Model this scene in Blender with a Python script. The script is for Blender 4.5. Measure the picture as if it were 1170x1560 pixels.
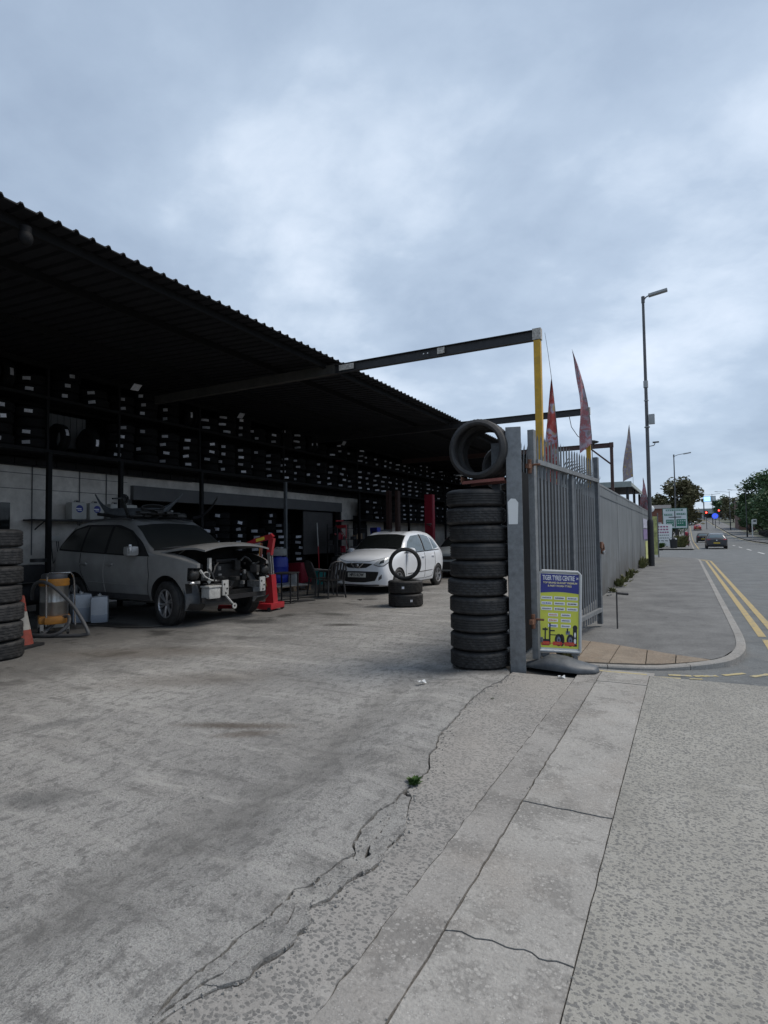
import bpy, bmesh, math, random
from mathutils import Vector, Matrix, noise, Euler
from mathutils.bvhtree import BVHTree
R = math.radians
for o in list(bpy.data.objects): bpy.data.objects.remove(o)
sc = bpy.context.scene
C = sc.collection
random.seed(7)
# ---------------------------------------------------------------- camera
cam = bpy.data.cameras.new('camera'); camo = bpy.data.objects.new('camera', cam); C.objects.link(camo)
cam.sensor_fit = 'VERTICAL'; cam.sensor_height = 36; cam.lens = 880 / 1560 * 36
cam.clip_start = .05; cam.clip_end = 6000
camo.matrix_world = (Matrix.Translation((0, 0, 1.5)) @ Matrix.Rotation(R(27.6), 4, 'Z') @
                     Matrix.Rotation(R(92.44), 4, 'X') @ Matrix.Rotation(R(-.75), 4, 'Z'))
sc.camera = camo
# ---------------------------------------------------------------- sky and light
SUN_EL, SUN_AZ = R(58), R(55)          # azimuth measured from +Y towards +X
w = bpy.data.worlds.new('World'); sc.world = w; w.use_nodes = True
nt = w.node_tree; N = nt.nodes; L = nt.links; N.clear()
out = N.new('ShaderNodeOutputWorld')
sky = N.new('ShaderNodeTexSky'); sky.sky_type = 'NISHITA'; sky.sun_disc = False
sky.sun_elevation = SUN_EL; sky.sun_rotation = SUN_AZ
bg1 = N.new('ShaderNodeBackground'); bg1.inputs[1].default_value = .09; L.new(sky.outputs[0], bg1.inputs[0])
tc = N.new('ShaderNodeTexCoord')
sep = N.new('ShaderNodeSeparateXYZ'); L.new(tc.outputs['Generated'], sep.inputs[0])
def wm(op, a, b=None, c=None):
    n = N.new('ShaderNodeMath'); n.operation = op
    for i, v in enumerate((a, b, c)):
        if v is None: continue
        if isinstance(v, (int, float)): n.inputs[i].default_value = v
        else: L.new(v, n.inputs[i])
    return n.outputs[0]
zz = wm('ADD', wm('MAXIMUM', sep.outputs[2], 0.0), .32)
comb = N.new('ShaderNodeCombineXYZ')
L.new(wm('DIVIDE', sep.outputs[0], zz), comb.inputs[0]); L.new(wm('DIVIDE', sep.outputs[1], zz), comb.inputs[1])
def wnoise(scale, detail, rough, off, dist=0.0):
    m = N.new('ShaderNodeMapping'); m.inputs['Location'].default_value = off
    m.inputs['Rotation'].default_value = (0, 0, R(-35)); m.inputs['Scale'].default_value = (1, 1.12, 1)
    L.new(comb.outputs[0], m.inputs[0])
    n = N.new('ShaderNodeTexNoise'); n.inputs['Scale'].default_value = scale; n.inputs['Detail'].default_value = detail
    n.inputs['Roughness'].default_value = rough; n.inputs['Distortion'].default_value = dist
    L.new(m.outputs[0], n.inputs['Vector']); return n.outputs['Fac']
n1 = wnoise(1.15, 8, .5, (3.1, 1.7, 0), .25); n2 = wnoise(3.2, 8, .55, (7, 2, 5), .2)
dp = N.new('ShaderNodeVectorMath'); dp.operation = 'DOT_PRODUCT'; L.new(tc.outputs['Generated'], dp.inputs[0]); dp.inputs[1].default_value = (-.22, .85, .47)
glow = N.new('ShaderNodeMapRange'); glow.interpolation_type = 'SMOOTHSTEP'; L.new(dp.outputs['Value'], glow.inputs[0]); glow.inputs[1].default_value = .78; glow.inputs[2].default_value = 1.0; glow.inputs[3].default_value = -.028; glow.inputs[4].default_value = .05
n3 = wnoise(7.5, 7, .6, (2, 9, 1), .3)
hi = N.new('ShaderNodeMapRange'); hi.interpolation_type = 'SMOOTHSTEP'; L.new(sep.outputs[2], hi.inputs[0]); hi.inputs[1].default_value = .35; hi.inputs[2].default_value = .8; hi.inputs[4].default_value = -.035
mix = wm('ADD', hi.outputs[0], wm('ADD', wm('ADD', wm('ADD', wm('MULTIPLY', n1, .66), wm('MULTIPLY', n2, .24)), wm('MULTIPLY', n3, .10)), glow.outputs[0]))
ramp = N.new('ShaderNodeValToRGB'); L.new(mix, ramp.inputs[0])
cr = ramp.color_ramp
cr.elements[0].position = .38; cr.elements[0].color = (.255, .32, .42, 1)
cr.elements[1].position = .68; cr.elements[1].color = (.62, .68, .77, 1)
e = cr.elements.new(.46); e.color = (.30, .372, .475, 1)
e = cr.elements.new(.53); e.color = (.36, .437, .542, 1)
e = cr.elements.new(.59); e.color = (.465, .54, .64, 1)
bg2 = N.new('ShaderNodeBackground'); bg2.inputs[1].default_value = 1.0; L.new(ramp.outputs[0], bg2.inputs[0])
ms = N.new('ShaderNodeMixShader'); ms.inputs[0].default_value = .9
L.new(bg1.outputs[0], ms.inputs[1]); L.new(bg2.outputs[0], ms.inputs[2]); L.new(ms.outputs[0], out.inputs[0])
sl = bpy.data.lights.new('sun', 'SUN'); sl.energy = 1.65; sl.angle = R(25); sl.color = (1, .92, .82)
so = bpy.data.objects.new('sun', sl); C.objects.link(so)
so.rotation_euler = Vector((math.sin(SUN_AZ) * math.cos(SUN_EL), math.cos(SUN_AZ) * math.cos(SUN_EL), math.sin(SUN_EL))).to_track_quat('Z', 'Y').to_euler()
so.location = (0, 0, 30)
vs = sc.view_settings; vs.view_transform = 'Standard'; vs.look = 'None'; vs.exposure = .58; vs.gamma = 1; vs.use_curve_mapping = False
try: sc.cycles.max_bounces = 6; sc.cycles.diffuse_bounces = 3
except Exception: pass

# ---------------------------------------------------------------- materials
MATS = {}
def mat(name, col, rough=.6, metal=0, var=.12, vscale=6, bump=0, bscale=80, dust=0, dustcol=(.3, .29, .27), rnd=0, alpha=None, spec=None, emit=None, estr=1, coat=0):
    if name in MATS: return MATS[name]
    m = bpy.data.materials.new(name); m.use_nodes = True; n = m.node_tree.nodes; l = m.node_tree.links
    b = n['Principled BSDF']; b.inputs['Roughness'].default_value = rough; b.inputs['Metallic'].default_value = metal
    if spec is not None: b.inputs['Specular IOR Level'].default_value = spec
    if coat: b.inputs['Coat Weight'].default_value = coat; b.inputs['Coat Roughness'].default_value = .06
    t = n.new('ShaderNodeTexCoord')
    no = n.new('ShaderNodeTexNoise'); no.inputs['Scale'].default_value = vscale; no.inputs['Detail'].default_value = 6; no.inputs['Roughness'].default_value = .65
    l.new(t.outputs['Object'], no.inputs['Vector'])
    mr = n.new('ShaderNodeMapRange'); l.new(no.outputs['Fac'], mr.inputs[0]); mr.inputs[1].default_value = .3; mr.inputs[2].default_value = .7
    mr.inputs[3].default_value = 1 - var; mr.inputs[4].default_value = 1 + var
    val = mr.outputs[0]
    if rnd:
        oi = n.new('ShaderNodeObjectInfo'); m2 = n.new('ShaderNodeMapRange'); l.new(oi.outputs['Random'], m2.inputs[0])
        m2.inputs[3].default_value = 1 - rnd; m2.inputs[4].default_value = 1 + rnd
        mm = n.new('ShaderNodeMath'); mm.operation = 'MULTIPLY'; l.new(val, mm.inputs[0]); l.new(m2.outputs[0], mm.inputs[1]); val = mm.outputs[0]
    hs = n.new('ShaderNodeHueSaturation'); hs.inputs['Color'].default_value = (*col, 1); l.new(val, hs.inputs['Value'])
    res = hs.outputs[0]
    if dust:
        n2 = n.new('ShaderNodeTexNoise'); n2.inputs['Scale'].default_value = vscale * 2.3; n2.inputs['Detail'].default_value = 8; n2.inputs['Roughness'].default_value = .7
        l.new(t.outputs['Object'], n2.inputs['Vector'])
        m3 = n.new('ShaderNodeMapRange'); l.new(n2.outputs['Fac'], m3.inputs[0]); m3.inputs[1].default_value = .42; m3.inputs[2].default_value = .75
        m3.inputs[3].default_value = 0; m3.inputs[4].default_value = dust
        mx = n.new('ShaderNodeMix'); mx.data_type = 'RGBA'; l.new(m3.outputs[0], mx.inputs[0]); l.new(res, mx.inputs[6]); mx.inputs[7].default_value = (*dustcol, 1)
        res = mx.outputs[2]
    l.new(res, b.inputs['Base Color'])
    if bump:
        n3 = n.new('ShaderNodeTexNoise'); n3.inputs['Scale'].default_value = bscale; n3.inputs['Detail'].default_value = 4
        l.new(t.outputs['Object'], n3.inputs['Vector'])
        bp = n.new('ShaderNodeBump'); bp.inputs['Strength'].default_value = bump; bp.inputs['Distance'].default_value = .01
        l.new(n3.outputs['Fac'], bp.inputs['Height']); l.new(bp.outputs[0], b.inputs['Normal'])
    if emit: b.inputs['Emission Color'].default_value = (*emit, 1); b.inputs['Emission Strength'].default_value = estr
    if alpha is not None: b.inputs['Alpha'].default_value = alpha
    MATS[name] = m; return m
def glassmat(name, tint, rough=.04, trans=.35):
    m = bpy.data.materials.new(name); m.use_nodes = True; n = m.node_tree.nodes; l = m.node_tree.links
    b = n['Principled BSDF']; b.inputs['Base Color'].default_value = (*tint, 1); b.inputs['Roughness'].default_value = rough
    b.inputs['Alpha'].default_value = 1 - trans; b.inputs['IOR'].default_value = 1.5
    MATS[name] = m; return m

class G:                     # small node-graph helper for the ground materials
    def __init__(s, name):
        s.m = bpy.data.materials.new(name); s.m.use_nodes = True; s.n = s.m.node_tree.nodes; s.l = s.m.node_tree.links
        s.b = s.n['Principled BSDF']; s.t = s.n.new('ShaderNodeTexCoord').outputs['Object']; s.b.inputs['Roughness'].default_value = .9
        s.b.inputs['Specular IOR Level'].default_value = .25
    def mapv(s, sx=1, sy=1, rot=0, off=(0, 0, 0)):
        m = s.n.new('ShaderNodeMapping'); m.inputs['Scale'].default_value = (sx, sy, 1); m.inputs['Rotation'].default_value = (0, 0, rot)
        m.inputs['Location'].default_value = off; s.l.new(s.t, m.inputs[0]); return m.outputs[0]
    def noise(s, scale, detail=5, rough=.6, v=None, dist=0):
        x = s.n.new('ShaderNodeTexNoise'); x.inputs['Scale'].default_value = scale; x.inputs['Detail'].default_value = detail
        x.inputs['Roughness'].default_value = rough; x.inputs['Distortion'].default_value = dist; s.l.new(v or s.t, x.inputs['Vector']); return x.outputs['Fac']
    def vor(s, scale, v=None, feat='F1', outp='Distance', rnd=1):
        x = s.n.new('ShaderNodeTexVoronoi'); x.feature = feat; x.inputs['Scale'].default_value = scale; x.inputs['Randomness'].default_value = rnd
        s.l.new(v or s.t, x.inputs['Vector']); return x.outputs[outp]
    def rng(s, x, a, b, c=0, d=1):
        m = s.n.new('ShaderNodeMapRange'); s.l.new(x, m.inputs[0])
        for i, v in enumerate((a, b, c, d)): m.inputs[i + 1].default_value = v
        return m.outputs[0]
    def math(s, op, a, b):
        m = s.n.new('ShaderNodeMath'); m.operation = op
        for i, v in enumerate((a, b)):
            if isinstance(v, (int, float)): m.inputs[i].default_value = v
            else: s.l.new(v, m.inputs[i])
        return m.outputs[0]
    def mix(s, f, a, b, mode='MIX'):
        m = s.n.new('ShaderNodeMix'); m.data_type = 'RGBA'; m.blend_type = mode
        if isinstance(f, (int, float)): m.inputs[0].default_value = f
        else: s.l.new(f, m.inputs[0])
        for i, v in ((6, a), (7, b)):
            if isinstance(v, tuple): m.inputs[i].default_value = (*v, 1)
            else: s.l.new(v, m.inputs[i])
        return m.outputs[2]
    def sep(s, x, ch=0):
        m = s.n.new('ShaderNodeSeparateColor'); s.l.new(x, m.inputs[0]); return m.outputs[ch]
    def sepv(s, ch):
        m = s.n.new('ShaderNodeSeparateXYZ'); s.l.new(s.t, m.inputs[0]); return m.outputs[ch]
    def out(s, col, height=None, strength=.5, dist=.01, rough=None):
        s.l.new(col, s.b.inputs['Base Color'])
        if rough is not None: s.l.new(rough, s.b.inputs['Roughness'])
        if height is not None:
            bp = s.n.new('ShaderNodeBump'); bp.inputs['Strength'].default_value = strength; bp.inputs['Distance'].default_value = dist
            s.l.new(height, bp.inputs['Height']); s.l.new(bp.outputs[0], s.b.inputs['Normal'])
        MATS[s.m.name] = s.m; return s.m

def make_yard():
    g = G('yard_concrete')
    big = g.noise(.45, 4, .6); st = g.noise(1.6, 7, .68, g.mapv(1, .45, R(62)), .3)
    c = g.mix(g.rng(big, .35, .65), (.335, .325, .31), (.475, .465, .442))
    c = g.mix(g.rng(st, .42, .62), c, (.22, .213, .204)) if False else g.mix(g.rng(st, .47, .68, 0, .55), c, (.25, .245, .236))
    warm = g.noise(.9, 5, .6, g.mapv(1, 1, 0, (4, 9, 0)))
    c = g.mix(g.rng(warm, .5, .7, 0, .5), c, (.36, .34, .31))
    med = g.noise(13, 8, .74, g.mapv(1, .6, R(62)))                           # spalled, darker chips
    c = g.mix(g.rng(med, .52, .57, 0, .7), c, (.21, .205, .197))
    spots = g.noise(30, 6, .7)
    c = g.mix(g.rng(spots, .58, .63, 0, .65), c, (.14, .137, .133))
    pale = g.noise(14, 7, .75, g.mapv(1, 1, 0, (1, 5, 0)))
    c = g.mix(g.rng(pale, .56, .68, 0, .55), c, (.47, .455, .43))
    fine = g.noise(130, 3, .7)
    c = g.mix(g.rng(fine, .4, .62, 0, .5), c, (.14, .137, .132))
    grit = g.noise(60, 5, .75, g.mapv(1, 1, 0, (2, 7, 0)))
    c = g.mix(g.rng(grit, .58, .66, 0, .75), c, (.105, .103, .1)); c = g.mix(g.rng(grit, .40, .33, 0, .6), c, (.46, .45, .43))
    # roof shade painted into the shed floor's colour, plus oil patches (x < -6.5)
    shade_jitter = g.noise(.8, 5, .65)
    xx = g.math('ADD', g.sepv(0), g.rng(shade_jitter, .3, .7, -1.2, 1.2))
    shed_shade = g.rng(xx, -5.1, -7.4, 0, .78)
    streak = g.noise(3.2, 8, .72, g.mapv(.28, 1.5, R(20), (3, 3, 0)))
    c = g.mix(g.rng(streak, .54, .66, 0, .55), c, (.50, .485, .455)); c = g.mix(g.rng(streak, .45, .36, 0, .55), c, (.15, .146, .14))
    c = g.mix(shed_shade, c, (.10, .097, .092))
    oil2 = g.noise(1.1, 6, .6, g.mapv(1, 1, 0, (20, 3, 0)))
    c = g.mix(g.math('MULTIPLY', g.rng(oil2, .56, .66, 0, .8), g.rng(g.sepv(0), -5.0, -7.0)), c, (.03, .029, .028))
    def spot(cx, cy, rx, ry, rot, soft=.5):
        m = g.n.new('ShaderNodeMapping'); m.vector_type = 'TEXTURE'; m.inputs['Location'].default_value = (cx, cy, 0); m.inputs['Rotation'].default_value = (0, 0, rot); m.inputs['Scale'].default_value = (rx, ry, 1)
        g.l.new(g.t, m.inputs[0]); v = g.n.new('ShaderNodeVectorMath'); v.operation = 'LENGTH'; g.l.new(m.outputs[0], v.inputs[0])
        return g.rng(g.math('ADD', v.outputs['Value'], g.rng(spots, .3, .7, -.5, .5)), 1 + soft, 1 - soft)
    for cx, cy, rx, ry, rot, col_, k in ((-3.25, 3.62, .42, .07, R(25), (.105, .085, .068), .75), (-3.05, 3.5, .22, .07, R(35), (.11, .085, .065), .6), (-5.3, 8.5, .3, .14, R(20), (.06, .055, .05), .85), (-7.0, 8.2, .5, .22, R(10), (.03, .03, .03), .8),
                                    (-6.2, 9.6, .35, .16, 0, (.05, .05, .045), .7), (-4.7, 4.6, .8, .3, R(40), (.15, .13, .11), .45), (-6.4, 5.4, 1.1, .35, R(30), (.14, .12, .10), .5), (-9.2, 6.9, .7, .2, 0, (.02, .02, .02), .9), (-2.15, 6.2, .5, .22, R(20), (.09, .085, .08), .7),
                                    (-3.4, 2.1, .2, .12, R(30), (.12, .12, .118), .6), (-4.6, 3.0, .25, .1, R(60), (.12, .12, .118), .5)):
        c = g.mix(g.math('MULTIPLY', spot(cx, cy, rx, ry, rot), k), c, col_)
    # dirt lying in the hollow beside the cracked ridge
    band = g.math('ADD', g.sepv(0), g.math('ADD', g.math('MULTIPLY', g.sepv(1), .09), g.rng(big, .3, .7, -.22, .22)))
    bm_ = g.math('MULTIPLY', g.rng(band, -2.28, -2.10), g.rng(band, -1.85, -2.0))
    bm_ = g.math('MULTIPLY', bm_, g.rng(med, .35, .6, .35, .9)); c = g.mix(g.math('MULTIPLY', bm_, .7), c, (.165, .16, .152))
    hgt = g.math('ADD', g.math('MULTIPLY', med, .8), g.math('ADD', g.math('MULTIPLY', fine, .35), g.math('MULTIPLY', spots, .5)))
    return g.out(c, g.math('ADD', hgt, g.math('MULTIPLY', grit, .8)), 1.0, .016)
make_yard()
def make_agg(name, matrix, stone, stone2, scale, thr, darken=0, warmc=None, seed=0):
    g = G(name)
    warp = g.mapv(1, 1.25, 0, (seed, seed * .7, 0))
    nv = g.n.new('ShaderNodeTexNoise'); nv.inputs['Scale'].default_value = scale * .8; g.l.new(warp, nv.inputs['Vector'])
    ad = g.n.new('ShaderNodeMix'); ad.data_type = 'RGBA'; ad.blend_type = 'LINEAR_LIGHT'; ad.inputs[0].default_value = .55 / scale
    g.l.new(warp, ad.inputs[6]); g.l.new(nv.outputs['Color'], ad.inputs[7])
    v = ad.outputs[2]
    d = g.vor(scale, v); col = g.vor(scale, v, outp='Color')
    d2 = g.vor(scale * 2.1, v); col2 = g.vor(scale * 2.1, v, outp='Color')
    keep = g.math('GREATER_THAN', g.sep(col, 0), .25)
    st = g.math('MULTIPLY', g.rng(d, thr, thr - .1), keep)
    st2 = g.math('MULTIPLY', g.rng(d2, .42, .3), g.math('GREATER_THAN', g.sep(col2, 1), .7))
    base = g.noise(1.2, 5, .65)
    m = g.mix(g.rng(base, .35, .65), matrix, tuple(x * .84 for x in matrix))
    m = g.mix(g.rng(g.noise(90, 3, .7), .4, .65, 0, .45), m, tuple(x * .6 for x in matrix))
    sc_ = g.mix(g.sep(col, 2), stone, stone2)
    c = g.mix(g.math('MULTIPLY', st, .85), m, sc_)
    c = g.mix(g.math('MULTIPLY', st2, .7), c, stone)
    c = g.mix(g.rng(g.noise(2.1, 7, .7, g.mapv(1, .6, 0, (6, 1, 0))), .5, .68, 0, .45), c, tuple(x * .55 for x in matrix)); c = g.mix(g.rng(g.noise(5, 8, .75, g.mapv(1, 1, 0, (9, 1, 0))), .56, .7, 0, .4), c, (.46, .45, .42))
    if warmc:
        wn = g.noise(.8, 5, .6, g.mapv(1, .5, 0, (3, 1, 0))); c = g.mix(g.rng(wn, .45, .7, 0, .6), c, warmc)
    pale = g.noise(26, 6, .7); c = g.mix(g.rng(pale, .64, .7, 0, .6), c, (.5, .49, .47))
    h = g.math('ADD', g.math('MULTIPLY', g.math('SUBTRACT', 0, st), -.6), g.noise(110, 3, .7))
    return g.out(c, h, .5, .008)
make_agg('apron_aggregate', (.365, .352, .318), (.13, .13, .128), (.22, .216, .206), 55, .52)
make_agg('strip_aggregate', (.345, .33, .31), (.11, .11, .108), (.19, .187, .18), 52, .54, warmc=(.34, .315, .285), seed=5)
def make_conc(name, a, b, speck=(.55, .54, .52), bump=.5, warmc=(.33, .30, .27)):
    g = G(name)
    c = g.mix(g.rng(g.noise(1.3, 6, .65), .35, .65), a, b)
    er = g.rng(g.noise(2.4, 7, .7, g.mapv(1, 1, 0, (4, 2, 0))), .50, .56, 0, 1); pc_ = g.vor(52, outp='Color'); pd_ = g.vor(52)
    rough_ = g.mix(g.math('MULTIPLY', g.rng(pd_, .5, .35), g.math('GREATER_THAN', g.sep(pc_, 1), .35)), tuple(x * .55 for x in a), g.mix(g.sep(pc_, 0), tuple(x * .7 for x in a), tuple(x * 1.25 for x in b)))
    c = g.mix(g.math('MULTIPLY', er, .6 if 'slab' in name or 'strip' in name else .18), c, rough_)
    c = g.mix(g.rng(g.noise(1.9, 6, .6, g.mapv(1, 1, 0, (8, 3, 0))), .5, .7, 0, .6), c, warmc)
    c = g.mix(g.rng(g.noise(7, 8, .75), .56, .68, 0, .45), c, tuple(x * .55 for x in a))
    c = g.mix(g.rng(g.noise(70, 3, .7), .35, .65, 0, .4), c, tuple(x * .6 for x in a))
    sp = g.vor(120); spc = g.vor(120, outp='Color'); c = g.mix(g.rng(g.noise(28, 6, .75), .56, .66, 0, .55), c, tuple(x * .5 for x in a)); c = g.mix(g.rng(g.noise(20, 7, .75, g.mapv(1, 1, 0, (5, 5, 0))), .57, .68, 0, .5), c, tuple(min(1, x * 1.45) for x in b))
    c = g.mix(g.math('MULTIPLY', g.rng(sp, .35, .2), g.math('MULTIPLY', g.math('GREATER_THAN', g.sep(spc, 0), .86), g.rng(g.sep(spc, 1), 0, 1, .1, .8))), c, speck)
    h = g.math('ADD', g.noise(60, 4, .7), g.math('MULTIPLY', g.noise(9, 6, .7), .8))
    return g.out(c, h, bump, .01)
make_conc('slab_concrete', (.325, .312, .292), (.415, .40, .375), bump=.8)
make_conc('smooth_strip_concrete', (.275, .262, .245), (.36, .345, .325), bump=.7)
make_conc('kerb_concrete', (.27, .26, .245), (.35, .34, .32), bump=.3)
make_conc('brown_paving', (.225, .185, .145), (.33, .275, .215), warmc=(.28, .205, .145), bump=.7)
make_conc('pavement_tarmac', (.135, .135, .134), (.225, .225, .22), warmc=(.2, .2, .195), speck=(.4, .4, .4), bump=.35)
make_conc('road_tarmac', (.13, .137, .14), (.195, .204, .205), warmc=(.20, .195, .185), speck=(.4, .4, .4), bump=.35)
def make_paint(name, a, b, thr):
    g = G(name); c = g.mix(g.rng(g.noise(16, 8, .75), thr, thr + .1), a, b); return g.out(c)
make_paint('yellow_line', (.43, .33, .16), (.26, .24, .19), .5)
make_paint('worn_yellow', (.44, .37, .2), (.3, .29, .26), .5)
make_paint('white_line', (.62, .62, .6), (.3, .3, .3), .55)
mat('soil', (.035, .033, .03), .95, var=.4, vscale=20)
mat('far_ground', (.09, .095, .07), .95, var=.3, vscale=.05)
mat('rubber', (.018, .018, .019), .65, var=.3, vscale=5, dust=.42, dustcol=(.085, .08, .074), rnd=.3, bump=.3, bscale=160)
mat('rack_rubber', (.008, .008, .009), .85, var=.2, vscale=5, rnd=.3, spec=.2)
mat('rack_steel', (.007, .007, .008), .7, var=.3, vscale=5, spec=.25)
mat('paper', (.58, .59, .64), .7, var=.35, vscale=55, rnd=.5)
mat('galv', (.175, .182, .187), .6, .25, var=.28, vscale=7, dust=.6, dustcol=(.29, .305, .315), bump=.15, bscale=30)
mat('galv_mid', (.145, .155, .165), .6, .25, var=.25, vscale=7, dust=.45, dustcol=(.22, .235, .245), rnd=.22)
mat('galv_pale', (.13, .14, .148), .6, .2, var=.3, vscale=5, dust=.4, dustcol=(.17, .18, .19), rnd=.35)
mat('galv_dark', (.12, .13, .14), .6, .3, var=.2, vscale=8, dust=.45, dustcol=(.25, .265, .28))
mat('rust', (.16, .075, .045), .85, var=.4, vscale=25, dust=.4, dustcol=(.07, .04, .03), bump=.4)
mat('rust_red', (.22, .07, .055), .7, var=.25, vscale=12, dust=.4, dustcol=(.12, .07, .05))
mat('brown_steel', (.07, .035, .03), .7, var=.3, vscale=9, dust=.3, dustcol=(.12, .09, .07))
mat('black_steel', (.022, .022, .024), .55, .2, var=.3, vscale=5, dust=.25, dustcol=(.07, .065, .06))
mat('flaked_white', (.5, .47, .42), .8, var=.35, vscale=14, dust=.8, dustcol=(.09, .07, .06))
mat('yellow_steel', (.56, .32, .02), .55, var=.15, vscale=7, dust=.5, dustcol=(.3, .2, .07))
mat('grey_brown_steel', (.05, .048, .044), .8, var=.3, vscale=3, dust=.5, dustcol=(.075, .07, .06))
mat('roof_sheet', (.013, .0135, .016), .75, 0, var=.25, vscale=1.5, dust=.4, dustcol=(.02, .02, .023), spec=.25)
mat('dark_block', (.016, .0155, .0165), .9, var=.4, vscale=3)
mat('wall_white', (.58, .55, .51), .85, var=.25, vscale=1.3, dust=.6, dustcol=(.24, .22, .20), bump=.3, bscale=12)
mat('lintel_grey', (.10, .102, .106), .7, var=.15, vscale=2)
mat('shutter', (.085, .082, .082), .6, .2, var=.15, vscale=4)
mat('black_plastic', (.018, .018, .02), .5, var=.25, vscale=12, dust=.3, dustcol=(.06, .06, .06))
mat('grey_plastic', (.075, .083, .092), .5, var=.25, vscale=6, dust=.6, dustcol=(.15, .155, .16), bump=.2)
mat('chrome', (.6, .6, .6), .2, .9, var=.08)
mat('steel', (.38, .37, .35), .32, .85, var=.15, vscale=5)
mat('alloy', (.42, .42, .43), .35, .7, var=.1, vscale=6)
mat('dark_alloy', (.10, .10, .105), .45, .5)
mat('orange_plastic', (.52, .22, .035), .5, var=.15, vscale=9, dust=.3, dustcol=(.2, .13, .06))
mat('hose', (.10, .10, .102), .5, var=.15)
mat('red_paint', (.36, .016, .024), .4, var=.15, vscale=6, coat=.3)
mat('maroon_paint', (.27, .012, .03), .5, var=.15, vscale=4)
mat('yellow_label', (.68, .55, .06), .6, var=.1)
mat('blue_plastic', (.025, .045, .36), .45, var=.15, vscale=6)
mat('teal_plastic', (.03, .28, .27), .5, var=.12)
mat('wood', (.30, .22, .15), .85, var=.3, vscale=14, bump=.2)
mat('jug_plastic', (.50, .53, .57), .45, var=.12, vscale=5)
mat('jug_liquid', (.30, .34, .40), .35, var=.1, vscale=5)
mat('jug_white', (.42, .42, .40), .5, var=.12, vscale=5)
mat('yellow_lid', (.5, .5, .12), .6)
mat('blue_print', (.04, .05, .25), .6)
mat('cone_orange', (.30, .06, .04), .7, var=.25, vscale=9, dust=.4, dustcol=(.12, .06, .05))
mat('cone_white', (.36, .35, .32), .6, var=.2, vscale=9)
mat('suv_paint', (.33, .33, .325), .34, .3, var=.16, vscale=2.2, dust=.5, dustcol=(.25, .245, .235), coat=.5)
mat('hatch_paint', (.83, .86, .90), .25, var=.03, coat=.6)
mat('silver_paint', (.32, .36, .38), .35, .3, var=.05, coat=.4)
mat('engine_black', (.014, .014, .014), .5, var=.5, vscale=15, dust=.5, dustcol=(.06, .055, .05))
mat('engine_grey', (.22, .22, .215), .5, .3, var=.4, vscale=20, dust=.4, dustcol=(.05, .05, .05))
mat('white_part', (.48, .48, .46), .5, var=.2, vscale=10, dust=.5, dustcol=(.15, .14, .13))
mat('plate', (.62, .62, .58), .4, var=.04); mat('plate_yellow', (.6, .42, .05), .4)
mat('ink', (.015, .015, .02), .6); mat('seam', (.012, .012, .013), .8)
mat('seam_pale', (.28, .27, .26), .8)
glassmat('dark_glass', (.012, .014, .014), .05, .06)
glassmat('dusty_glass', (.030, .032, .031), .28, .05)
glassmat('pale_glass', (.16, .21, .24), .08, .25)
glassmat('lamp_glass', (.55, .58, .6), .08, .1)
mat('sign_silver', (.46, .47, .47), .4, .3, var=.08)
mat('poster_yellow', (.60, .62, .07), .5, var=.05); mat('poster_navy', (.03, .035, .22), .5)
mat('print_white', (.78, .78, .76), .5, var=.03); mat('print_cream', (.7, .62, .35), .5)
mat('print_red', (.55, .04, .03), .5); mat('print_grey', (.13, .15, .22), .5); mat('print_blue', (.1, .16, .45), .5); mat('print_orange', (.6, .2, .05), .5)
mat('sign_green', (.02, .16, .10), .4); mat('sign_white', (.62, .66, .66), .5, var=.05); mat('ink_red', (.35, .1, .2), .6)
mat('lamp_grey', (.10, .10, .105), .55, .3, var=.15, vscale=4); mat('lamp_head_grey', (.33, .34, .34), .5, var=.1)
mat('red_light', (.8, .03, .02), .4, emit=(1, .05, .03), estr=6)
mat('blue_sign', (.03, .08, .6), .4, emit=(.05, .12, .9), estr=.6)
mat('screen', (.3, .5, .8), .4, emit=(.35, .65, 1), estr=1.1)
mat('brick', (.20, .085, .06), .85, var=.3, vscale=3, bump=.4); mat('brick_brown', (.13, .07, .052), .9, var=.3, vscale=2)
mat('roof_slate', (.07, .07, .075), .8, var=.2, vscale=3); mat('canopy_green', (.33, .37, .35), .7, var=.15)
mat('poster_pale', (.38, .38, .46), .6, var=.5, vscale=4); mat('poster_violet', (.2, .15, .28), .6, var=.5, vscale=4); mat('poster_lime', (.5, .52, .2), .6, var=.5, vscale=5)
mat('bark', (.06, .048, .038), .95, var=.3, vscale=6)
def leafmat(name, a, b):
    g = G(name); oi = g.noise(.9, 3, .6); c = g.mix(g.rng(oi, .35, .65), a, b)
    c = g.mix(g.rng(g.noise(6, 2, .6), .4, .6), c, tuple(x * .7 for x in a))
    g.b.inputs['Roughness'].default_value = .6; return g.out(c)
leafmat('leaf_olive', (.12, .12, .06), (.17, .145, .08)); leafmat('leaf_green', (.085, .145, .06), (.13, .19, .075)); leafmat('leaf_dark', (.06, .11, .05), (.10, .15, .065))
leafmat('weed', (.06, .13, .03), (.10, .16, .045)); leafmat('dry_weed', (.13, .14, .05), (.2, .19, .09))
def bannermat(name, a, b, c_, d):
    g = G(name); v = g.mapv(1, 1, 0, (0, 0, 0)); n = g.noise(4.5, 5, .6, None, .4)
    c = g.mix(g.rng(n, .42, .5), a, b); c = g.mix(g.rng(n, .54, .58), c, c_)
    c = g.mix(g.rng(g.noise(9, 5, .6), .57, .62), c, d); g.b.inputs['Roughness'].default_value = .8; return g.out(c)
bannermat('banner_red', (.36, .05, .04), (.38, .10, .09), (.42, .36, .44), (.42, .30, .14))
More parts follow.
